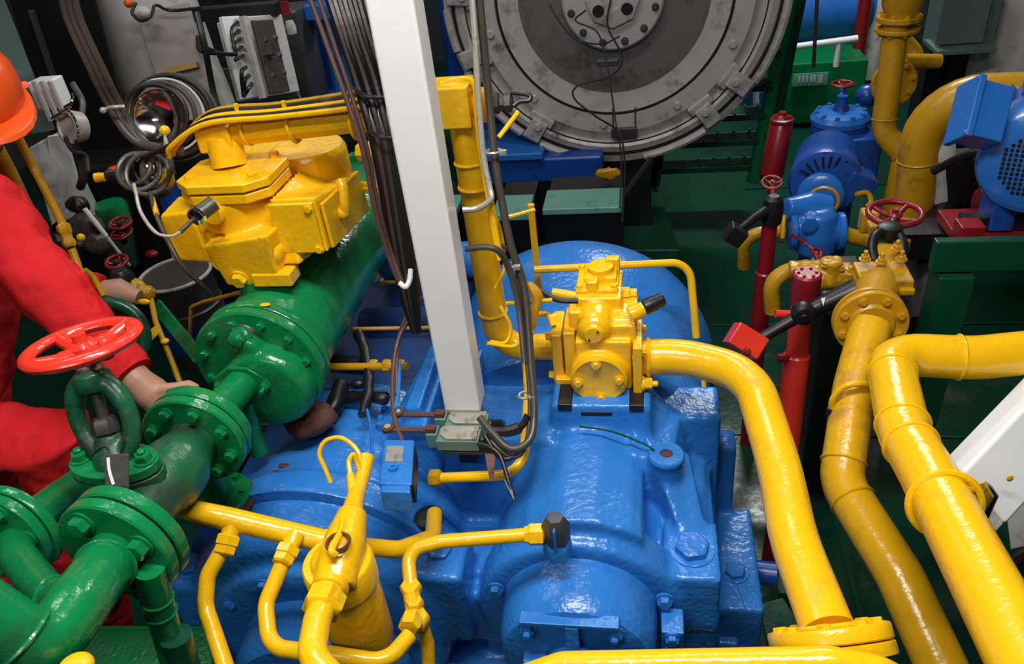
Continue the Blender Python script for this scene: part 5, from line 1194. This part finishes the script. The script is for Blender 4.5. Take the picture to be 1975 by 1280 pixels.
for x, y, d, r in ((232, 438, 2.5, .032), (225, 512, 2.3, .030)):
    t = thing('small_red_wheel', 'small dark red valve wheel %s' % ('above the green machine' if y < 450 else 'beside the yellow-painted valve left of the drum'), 'valve wheel', P(x, y + 15, d))
    wheel(t, P(x, y - 8, d), (Z - A * .2 + B * .1).normalized(), r, .0055, REDD, ns=4, hub=.012, drop=.012)
    if y < 450: wheel(t, P(x + 2, y + 12, d), (Z - A * .2).normalized(), r, .005, REDD, ns=4, hub=.012, drop=.01)
    obj('stem', MB().cyl(P(x, y - 8, d), P(x + 8, y + 30, d + .05), .011, 10), BLACK, t)
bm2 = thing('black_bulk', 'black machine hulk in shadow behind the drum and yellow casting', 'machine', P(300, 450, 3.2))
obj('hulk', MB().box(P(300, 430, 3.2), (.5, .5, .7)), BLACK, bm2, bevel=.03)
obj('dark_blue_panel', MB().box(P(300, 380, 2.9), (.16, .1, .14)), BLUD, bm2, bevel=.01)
obj('red_knob', MB().ball(P(292, 490, 2.85), .02, (1.3, 1, .8)), REDD, bm2)
dr2 = thing('oil_drum', 'dark oil drum with dusty grey lid on the deck behind the yellow casting', 'drum', P(350, 640, 2.7))
dt = P(338, 528, 2.4)
obj('drum_shell', MB().lathe(dt, -Z, [(.105, 0), (.11, .005), (.108, .012), (.104, .02), (.104, .10), (.11, .105), (.104, .112), (.104, .3), (.0, .31)], 48), GRYD, dr2)
obj('drum_rim', MB().ring(dt, Z, .107, .006, 48), GRYM, dr2)
obj('drum_lid', MB().lathe(dt - Z * .012, Z, [(.103, 0), (.103, .003), (.09, .006), (0, .007)], 48), OFFW, dr2)
obj('blue_band', MB().lathe(dt - Z * .14, -Z, [(.1055, 0), (.1055, .1), (.104, .1)], 48), BLUD, dr2)
df = thing('drum_stand', 'thin brown angle-iron frame around the drum', 'frame', P(400, 600, 2.2))
obj('frame_rail', MB().tube(bend([P(470, 562, 1.9), P(392, 582, 2.0), P(368, 592, 2.05), P(366, 660, 2.1)], .02), .005, 6), YELD, df)
# yellow vertical tubes on the left
yt = thing('wide_yellow_upright', 'broad dull yellow upright running down past the helmet at the left edge', 'pipe', P(100, 560, 2.0))
obj('upright', MB().tube([P(-60, 190, 1.95), P(15, 330, 2.05), P(92, 490, 2.15)], .021, 16), YELD, yt)
obj('foot_plate', MB().box(P(105, 505, 2.1), (.05, .03, .075), Matrix.Rotation(.4, 3, A) @ EM), YEL, yt, bevel=.003)
yt2 = thing('slim_yellow_upright', 'slim yellow tube with union dropping from behind the helmet to the green wheel', 'pipe', P(210, 650, 2.0))
obj('tube_run', MB().tube([P(30, 255, 1.9), P(120, 430, 1.98), P(165, 555, 2.0), P(215, 665, 2.0)], .0105, 14), YELD, yt2)
obj('union', MB().lathe(P(120, 432, 1.97), (P(165, 555, 2.0) - P(120, 430, 1.98)), [(.014, 0), (.017, .004), (.017, .022), (.014, .026), (.013, .04), (.016, .044), (.016, .055), (.013, .06)], 6), YELD, yt2)
obj('side_tube', MB().tube(spline([P(163, 520, 2.0), P(180, 535, 2.02), P(200, 570, 2.03)], 5), .007, 8), YELD, yt2)
obj('blob', MB().ball(P(130, 535, 2.0), .022, (1, 1, 1.3)), YELD, yt2, disp=(.015, .02))
gw = thing('green_ring_wheel', 'big dark green ring wheel behind the red handwheel', 'wheel', P(220, 690, 1.85))
gc = P(208, 650, 1.9); ga = (-A * .82 + B * .35 + Z * .45).normalized()
obj('rim', MB().ring(gc, ga, .085, .016, 48, 10), GRND, gw)
obj('rim_guard', MB().lathe(gc, ga, [(.085, -.035), (.092, -.03), (.095, 0), (.09, .004), (.06, -.02), (0, -.03)], 48), GRND, gw)
obj('arm', MB().tube(spline([P(130, 575, 1.9), P(160, 580, 1.9), P(190, 590, 1.88), P(210, 620, 1.88)], 5), .014, 10), GRND, gw)
for x, y in ((278, 582), (252, 700)): obj('yellow_fleck', MB().ball(P(x, y, 1.84), .010, (1.6, .6, .8)), YEL, gw)
yv = thing('yellow_valve', 'small yellow-painted valve with dripping pipe beside the green ring wheel', 'valve', P(290, 600, 2.0))
m = MB(); m.tube([P(248, 545, 2.1), P(270, 556, 2.1), P(292, 575, 2.1)], .018, 12); m.ball(P(262, 553, 2.1), .024); m.ball(P(285, 565, 2.1), .022)
obj('valve_body', m, YELD, yv, voxel=.004, smooth=3, disp=(.008, .012))
obj('dark_gland', MB().lathe(P(240, 545, 2.1), Z, [(.03, -.03), (.032, .02), (.018, .04), (0, .04)], 20), BLK, yv)
obj('tube_run', MB().tube([P(290, 570, 2.1), P(300, 620, 2.08), P(325, 680, 2.06), P(350, 745, 2.04)], .0075, 10), YELD, yv)
obj('tube_union', MB().ball(P(318, 658, 2.06), .012, (1, 1, .6)), YEL, yv)
obj('colour_patch', MB().hull([P(285, 640, 2.0), P(302, 625, 2.0), P(308, 640, 2.0), P(290, 660, 2.0)], [P(285, 640, 2.02), P(302, 625, 2.02), P(308, 640, 2.02), P(290, 660, 2.02)]), YEL, yv)
gst = thing('green_strut', 'green flat steel strut slanting down to the cooler flange', 'strut', P(370, 680, 1.9))
sa, sb = P(302, 588, 2.2), P(385, 690, 1.95); sd = (sb - sa).normalized(); s2_ = sd.cross(CF).normalized()
obj('strut_bar', MB().box((sa + sb) / 2, ((sb - sa).length, .035, .012), Matrix((sd, s2_, sd.cross(s2_))).transposed()), GRN, gst, bevel=.002)
# ------------------------------------------------------------------ things at the top left
ec_ = thing('silver_duct', 'stained pale round duct with taped beige insulation panel, top left', 'duct', P(310, 240, 3.2))
obj('duct_wall', MB().tube([P(405, 330, 3.35), P(318, 120, 3.3), P(250, -60, 3.1)], [.21, .21, .21], 40), OFFW, ec_)
qd_ = (P(395, 230, 3.1) - P(330, 20, 3.0)).normalized(); qs = qd_.cross(CF).normalized(); qn = qd_.cross(qs)
Mp = Matrix((qs, qn, qd_)).transposed()
obj('insulation_panel', MB().box(P(348, 125, 3.03), (.20, .03, .42), Mp), PAPER, ec_, bevel=.004)
for x, y in ((322, 42), (350, 132)): obj('tape_strip', MB().box(P(x, y, 3.0), (.13 if y > 100 else .12, .032, .02), Mp), TAPE, ec_)
ebx = thing('control_box', 'grey control box with push-buttons on its front and cable glands down its pale side', 'cabinet', P(500, 190, 3.0))
bx = (P(548, 60, 3.0) - P(500, 52, 2.9)).normalized(); bz = (P(440, 35, 2.95) - P(480, 190, 3.05)).normalized(); by = bz.cross(bx).normalized(); bx = by.cross(bz)
Mb = Matrix((bx, by, bz)).transposed()
bc3 = P(522, 108, 3.05)
obj('box_body', MB().box(P(500, 112, 3.12), (.20, .16, .30), Mb), OFFW, ebx, bevel=.006)
fp = P(522, 110, 3.0)
obj('front_door', MB().box(fp, (.10, .02, .27), Mb), GRYD, ebx, bevel=.004)
obj('side_plate', MB().box(P(462, 112, 2.99), (.085, .02, .30), Mb), WHI, ebx, bevel=.003)
obj('edge_strip', MB().box(P(488, 112, 2.97), (.018, .03, .30), Mb), OFFW, ebx, bevel=.003)
for i in range(3):
    for j in range(2):
        obj('push_button', MB().lathe(P(512 + j * 20 + i * 8, 78 + i * 34 - j * 6, 2.97), -CF, [(.009, 0), (.009, .012), (0, .012)], 12), BLACK, ebx)
obj('red_lettering', MB().box(P(512, 48, 2.97), (.06, .004, .014), Mb), REDD, ebx)
obj('handle', MB().cyl(P(508, 108, 2.95), P(530, 104, 2.95), .005, 8), CHROME, ebx)
for i in range(5): obj('cable_gland', MB().lathe(P(458 + i * 3, 42 + i * 16, 2.96), (-CF + CD * .4), [(.012, 0), (.014, .01), (.010, .02), (0, .02)], 10), GRYM, ebx)
for i in range(5): cable('gland_cable', [P(458 + i * 3, 42 + i * 16, 2.93), P(446 + i * 2, 60 + i * 14, 2.88), P(452, 105, 2.9), P(400 - i * 3, 92 + i * 2, 2.95), P(380, 70, 3.0)], .006, BLK, ebx)
for i in range(3): cable('gland_cable', [P(474 + i * 6, 130 + i * 16, 2.95), P(466 + i * 6, 140 + i * 16, 2.88), P(470, 185, 2.95)], .008, BLK, ebx)
tbk = thing('dark_bracket', 'dark steel channel above the control box with small pale lamp', 'bracket', P(450, 20, 3.0))
obj('channel', MB().box(P(455, 22, 3.1), (.36, .06, .05)), BLACK, tbk, bevel=.005)
obj('orange_knob', MB().ball(P(248, 6, 2.8), .016), ORG, tbk)
obj('pale_lamp', MB().ball(P(272, 25, 2.9), .03, (1.2, 1, .8)), OFFW, tbk)
cable('loose_wire', [P(262, 5, 2.8), P(255, 25, 2.8), P(272, 40, 2.8), P(292, 30, 2.8), P(300, 10, 2.85), P(330, 20, 2.9), P(390, 15, 2.9)], .006, BLK, tbk)
cable('loose_wire', [P(380, 25, 2.9), P(395, 90, 2.9), P(410, 170, 3.0), P(425, 230, 3.0)], .012, BLK, tbk)
obj('small_can', MB().lathe(P(560, 50, 3.2), Z, [(.02, -.03), (.022, 0), (.015, .02), (0, .02)], 14), OFFW, tbk)
obj('red_tag', MB().box(P(545, 15, 3.2), (.05, .02, .05)), REDD, tbk)
bfm = thing('blue_frame_machine', 'tall dark blue machine column beyond the white post, top centre-left', 'machine', P(645, 200, 4.0))
obj('column', MB().hull([P(610, 200, 4.0), P(690, 200, 4.0), P(700, 200, 4.3), P(620, 200, 4.3)], [P(585, -20, 3.7), P(665, -20, 3.7), P(680, -20, 4.0), P(600, -20, 4.0)]), BLUD, bfm, bevel=.01)
for x in (615, 640, 668): obj('rib', MB().tube([P(x + 15, 200, 3.95), P(x - 22, -10, 3.65)], .018, 4), BLUL, bfm)
obj('base_flange', MB().lathe(P(640, 190, 3.95), Z, [(.12, -.03), (.13, 0), (.11, .03), (0, .04)], 28), BLUL, bfm)
obj('top_block', MB().box(P(620, 20, 3.6), (.14, .1, .07)), BLUL, bfm, bevel=.01)
gcy = thing('grey_exhaust_pipe', 'grey flaking exhaust pipe just left of the white post at the top', 'pipe', P(710, 180, 2.6))
obj('pipe_run', MB().tube([P(735, 175, 2.7), P(715, 60, 2.6), P(690, -60, 2.45), P(690, -60, 2.45) + Z * 1.6], [.07, .07, .07, .07], 32), GRYM, gcy)
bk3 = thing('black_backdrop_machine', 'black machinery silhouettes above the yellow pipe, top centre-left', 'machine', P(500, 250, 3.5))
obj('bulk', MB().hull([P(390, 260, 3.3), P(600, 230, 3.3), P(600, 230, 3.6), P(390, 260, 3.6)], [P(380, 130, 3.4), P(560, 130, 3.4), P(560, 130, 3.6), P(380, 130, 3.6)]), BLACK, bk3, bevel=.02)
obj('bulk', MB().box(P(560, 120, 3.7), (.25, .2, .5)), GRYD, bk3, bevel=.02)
# ------------------------------------------------------------------ hanging cables
cb1 = thing('cable_bundle', 'three grey-brown cables hanging from top left to the junction by the yellow casting', 'cable', P(290, 290, 1.7))
for k in range(3):
    o_ = (k - 1.0) * 12
    cable('cable', [P(122 + o_, -60, 1.55) + Z * .12, P(122 + o_, -60, 1.55), P(140 + o_, 30, 1.6), P(185 + o_, 130, 1.65), P(222 + o_ * 1.0, 205, 1.7), P(258 + o_ * .9, 262, 1.7 + .01 * k), P(300 + o_ * .5, 285 + k * 3, 1.7), P(350, 286 + k * 4, 1.66)], .0075, (CBL, CBL, CBL)[k], cb1)
ti = obj('cable_tie', MB().tube(spline([P(197, 213, 1.68), P(215, 207, 1.66), P(240, 205, 1.67)], 5), .004, 8), LGRY, cb1)
obj('tie_tail', MB().ball(P(199, 213, 1.66), .007), LGRY, ti)
cl1 = thing('cable_coil', 'coiled black and grey cable hung around a chrome dish above the junction', 'cable', P(310, 270, 1.8))
cc = P(300, 222, 1.8)
for k, (R_, dx, m_) in enumerate(((.068, 0, BLK), (.075, .010, CBL), (.083, .020, OFFW), (.092, .028, BLK), (.086, .024, BLK), (.097, .03, CBL))):
    obj('cable_turn', MB().ring(cc + CR * dx - CD * dx * .1 + CF * .006 * k, (-CF + CD * .15 + CR * .2), R_, .0055 if m_ != OFFW else .003, 48), m_, cl1)
obj('chrome_dish', MB().lathe(cc + CF * .03, -CF + CD * .2, [(0, -.03), (.035, -.025), (.06, -.005), (.066, .006), (.063, .008), (.04, -.01), (0, -.02)], 48), CHROME, cl1)
obj('toggle', MB().tube([P(318, 262, 1.74), P(322, 285, 1.72)], [.003, .007], 8), LGRY, cl1)
obj('yellow_knob', MB().ball(P(318, 252, 1.76), .012), YEL, cl1)
jn = thing('junction_bottle', 'chrome fitting with yellow cap wrapped in dark cable loops, left of the casting', 'fitting', P(290, 360, 1.75))
jc = P(292, 328, 1.75)
obj('chrome_body', MB().lathe(jc, (Z * .4 - A * .8 - B * .2), [(0, -.04), (.035, -.035), (.04, 0), (.03, .02), (.02, .03), (0, .03)], 32), CHROME, jn)
obj('yellow_cap', MB().ball(P(318, 345, 1.75), .022, (1, .8, 1.2)), YEL, jn)
for q, R_ in ((P(262, 325, 1.72), .036), (P(268, 330, 1.70), .044), (P(285, 335, 1.69), .046), (P(302, 322, 1.70), .044)):
    obj('cable_loop', MB().ring(q, (-CF + CR * random.uniform(-.5, .5) + CD * random.uniform(-.3, .3)), R_, .0055, 32), CBL, jn)
obj('tape_wrap', MB().ball(P(300, 370, 1.72), .026, (1.2, .8, .6)), CBL, jn, disp=(.01, .01))
hz = thing('painted_hose', 'dark hose with chipped yellow paint hanging across the yellow casting', 'hose', P(390, 540, 1.62))
obj('hose', MB().tube(spline([P(290, 372, 1.68), P(300, 410, 1.62), P(322, 460, 1.58), P(350, 510, 1.58), P(385, 545, 1.62), P(405, 565, 1.66)], 7), .0052, 10), CBL, hz)
obj('yellow_patch', MB().tube(spline([P(293, 382, 1.667), P(302, 413, 1.612)], 5), .0058, 10), YEL, hz)
trc = thing('torch', 'black and yellow torch lying behind the cable loops', 'torch', P(200, 350, 2.0))
obj('torch_body', MB().lathe(P(232, 335, 2.0), (P(170, 345, 2.0) - P(232, 335, 2.0)), [(.016, 0), (.016, .03), (.012, .035), (.012, .05)], 16), BLACK, trc)
obj('yellow_ring', MB().lathe(P(205, 340, 2.0), (P(170, 345, 2.0) - P(205, 340, 2.0)), [(.0125, 0), (.0125, .028), (0, .028)], 16), YEL, trc)
obj('red_clip', MB().ball(P(222, 325, 2.0), .014, (1.4, 1, .5)), RED, trc)
cb2 = thing('brown_cables', 'reddish-brown cable pair swinging down left of the white post to a loose end', 'cable', P(775, 545, 1.5))
cable('cable', [P(580, -60, 1.35) + Z * .12, P(580, -60, 1.35), P(625, 70, 1.38), P(668, 190, 1.4), P(700, 290, 1.42), P(722, 400, 1.46), P(745, 480, 1.5), P(768, 538, 1.52), P(783, 550, 1.52), P(788, 530, 1.53)], .005, CBLR, cb2)
cable('cable', [P(598, -60, 1.36) + Z * .12, P(598, -60, 1.36), P(636, 60, 1.39), P(675, 175, 1.41), P(706, 280, 1.43), P(730, 400, 1.47), P(752, 480, 1.51), P(776, 545, 1.52)], .0045, CBLR, cb2)
obj('pale_end', MB().tube(spline([P(770, 545, 1.515), P(782, 553, 1.515), P(790, 540, 1.52), P(792, 520, 1.53)], 5), .0052, 8), WHI, cb2)
cb3 = thing('black_cable_bundle', 'thick black cable bundle hanging tight along the left of the white post', 'cable', P(790, 520, 1.5))
for k in range(7):
    o_ = k * 9
    cable('cable', [P(618 + o_ * 1.1, -60, 1.42) + Z * .12, P(618 + o_ * 1.1, -60, 1.42), P(655 + o_, 60, 1.44), P(688 + o_ * 1.0, 160, 1.46 + .01 * (k % 2)), P(715 + o_ * .85, 250, 1.47), P(735 + o_ * .75, 350, 1.5), P(752 + o_ * .7, 450, 1.54), P(775 + o_ * .5, 560, 1.6), P(800 + o_ * .1, 640, 1.66)], .0085, (BLK, CBLR, BLK, CBL, BLK, BLK, BLK)[k], cb3)
for y_, x_ in ((175, 722), (252, 748)):
    obj('cable_tie', MB().ring(P(x_, y_, 1.465), (Z + B * .3), .034, .004, 24), BLK, cb3)
yl = thing('yellow_tube_pair', 'two thin yellow tubes curving over the green cooler behind the casting', 'pipe', P(740, 400, 1.8))
for o_ in (0, 9): cable('tube', [P(690, 352 + o_, 1.8), P(715, 358 + o_, 1.8), P(738, 372 + o_, 1.82), P(752, 400 + o_, 1.85)], .006, YEL, yl)
# ------------------------------------------------------------------ person at the left edge
pn = thing('person', 'person in red coverall and orange hard hat reaching one hand to the green pipe', 'person', P(-150, 900, 1.7) - Z * .95)
HC = P(-75, 205, 1.72); look = (CR * .75 + CD * .55 - CF * .15).normalized()
fx = look; fy = Z.cross(fx).normalized(); fz = fx.cross(fy)
FM = Matrix((fx, fy, fz)).transposed()      # head frame: x forward, y left, z up
neck = HC - fz * .15 - fx * .03
SH = P(-35, 400, 1.62); EL = P(105, 575, 1.52); WR = P(268, 735, 1.50)
CHE = P(-110, 470, 1.78); PEL = P(-150, 900, 1.80)
SH2 = CHE + A * .16 - B * .14 + Z * .09
body = MB()
body.ball(HC, .095, (1.05, .82, 1.2), FM, 24)
body.ball(HC + fx * .03 - fz * .06, .062, (1, .85, .9), FM)
body.ball(HC + fx * .103 - fz * .02, .016, (1, .8, 1.3), FM, 12)
body.ball(HC + fx * .085 - fz * .058, .02, (.7, 1.3, .5), FM, 12)
for s in (-1, 1): body.ball(HC + fy * s * .08 - fz * .01, .024, (.7, .35, 1.2), FM, 12)
body.tube([HC - fz * .06 - fx * .02, neck, CHE + Z * .12], [.055, .055, .07], 18)
body.tube([neck, CHE + Z * .12, CHE], [.05, .06, .08], 16)
body.tube([CHE + Z * .10, SH, EL], [.05, .05, .042], 16)
hd0 = (P(330, 790, 1.53) - WR).normalized()
PALM = WR + hd0 * .045
body.tube([EL, WR, WR + hd0 * .03, PALM + hd0 * .03], [.04, .028, .033, .030], 16)
side = (P(380, 748, 1.52) - WR).normalized(); nrm = hd0.cross(side).normalized(); acr = nrm.cross(hd0).normalized()
# four fingers curling down over the pipe, thumb lying along the top
for k, (o_, L_) in enumerate(((.024, .075), (.008, .082), (-.009, .076), (-.025, .06))):
    b0 = PALM + acr * o_ * 1.1 + hd0 * .03
    b1 = b0 + (hd0 * .9 + side * .3).normalized() * L_ * .45
    b2 = b1 + (hd0 * .6 + CF * .6 + side * .2).normalized() * L_ * .32
    b3 = b2 + (CF * .9 - hd0 * .1).normalized() * L_ * .26
    body.tube([b0 - hd0 * .03, b0, b1, b2, b3], [.010, .0095, .009, .0085, .007], 10)
t0_ = WR + side * .015
body.tube([t0_, P(305, 753, 1.50), P(340, 748, 1.50), P(364, 742, 1.505), P(382, 750, 1.51)], [.018, .015, .0115, .0105, .009], 12)
bo = obj('body', body, SKIN, pn, voxel=.0035, smooth=3)
DKN = mat('eye_dark', (.02, .015, .012), .2, bump=0)
for s in (-1, 1): obj('eye', MB().ball(HC + fx * .09 + fy * s * .032 + fz * .008, .010, (.6, 1.2, .7), FM, 12), DKN, bo)
obj('mouth', MB().ball(HC + fx * .097 - fz * .06, .006, (.5, 3, .5), FM, 10), REDD, bo)
obj('hair', MB().ball(HC - fx * .012 + fz * .015, .099, (1.02, .86, 1.12), FM, 24), BLACK, bo)
# helmet
hm_ = obj('helmet_shell', MB().lathe(HC + fz * .03, fz, [(.122, -.005), (.125, 0), (.122, .03), (.11, .07), (.085, .10), (.045, .118), (0, .122)], 40, fx), ORG, pn)
obj('helmet_brim', MB().hull([HC + fz * .022 + fx * x * 1 + fy * y for x, y in [(.125 * math.cos(t) * (1.42 if math.cos(t) > .2 else 1.08), .130 * math.sin(t)) for t in [2 * PI * i / 28 for i in range(28)]]],
    [HC + fz * .032 + fx * x * 1 + fy * y for x, y in [(.122 * math.cos(t) * (1.36 if math.cos(t) > .2 else 1.06), .127 * math.sin(t)) for t in [2 * PI * i / 28 for i in range(28)]]]), ORG, hm_, bevel=.003)
obj('helmet_ridge', MB().tube(spline([HC + fz * .12 + fx * .08, HC + fz * .155, HC + fz * .12 - fx * .08], 6), .010, 10), ORG, hm_)
# coverall
cvr = MB()
cvr.ball(CHE, .17, (1.0, .8, 1.15)); cvr.tube([CHE + Z * .08, CHE, (CHE + PEL) / 2, PEL], [.12, .165, .155, .165], 28)
cvr.tube([CHE + Z * .14, neck + Z * .02 * 0 - fz * .01], [.11, .07], 20)
cvr.tube([CHE + Z * .10, SH, SH.lerp(EL, .5), EL, EL.lerp(WR, .5), WR - (WR - EL).normalized() * .02], [.09, .083, .074, .064, .054, .042], 22)
EL2 = SH2 + B * .1 - Z * .27; WR2 = EL2 + B * .2 + A * .05 - Z * .08
cvr.tube([SH2 + B * .05, SH2, EL2, WR2], [.09, .08, .06, .042], 20)
KN = P(95, 840, 1.66); FT = V((KN.x - .28, KN.y + .12, .08))
cvr.tube([PEL, PEL.lerp(KN, .5), KN, KN.lerp(FT, .5), FT + Z * .04], [.13, .11, .088, .075, .065], 24)
PE2 = PEL - A * .1; KN2 = V((PE2.x + .05, PE2.y - .02, PE2.z * .5)); FT2 = V((PE2.x, PE2.y - .05, .08))
cvr.tube([PEL, PE2 - Z * .05, KN2, FT2 + Z * .04], [.13, .115, .085, .065], 24)
cv_ = obj('coverall', cvr, CLOTH, pn, voxel=.009, smooth=6, disp=(.035, .09))
obj('sleeve_cuff', MB().lathe(WR - (WR - EL).normalized() * .035, (WR - EL), [(.036, 0), (.043, .003), (.043, .018), (.034, .02)], 28), CLOTH, cv_)
for f_2 in (FT, FT2):
    obj('boot', MB().ball(V((f_2.x + .04, f_2.y + .04, .045)), .09, (1.4, .62, .55), Matrix.Rotation(.5, 3, Z)), BLACK, pn)
obj('far_hand', MB().tube([WR2, WR2 + B * .05, WR2 + B * .1 - Z * .02], [.03, .035, .02], 12), SKIN, pn)
yp = thing('yellow_panel', 'yellow painted box edge showing under the person\'s arm at the left edge', 'box', P(0, 690, 1.9))  # a thin flat yellow panel, no box behind it
obj('panel', MB().hull([P(-30, 600, 1.9), P(10, 640, 1.9), P(22, 672, 1.9), P(-10, 730, 1.9)], [P(-30, 600, 1.94), P(10, 640, 1.94), P(22, 672, 1.94), P(-10, 730, 1.94)]), YEL, yp)
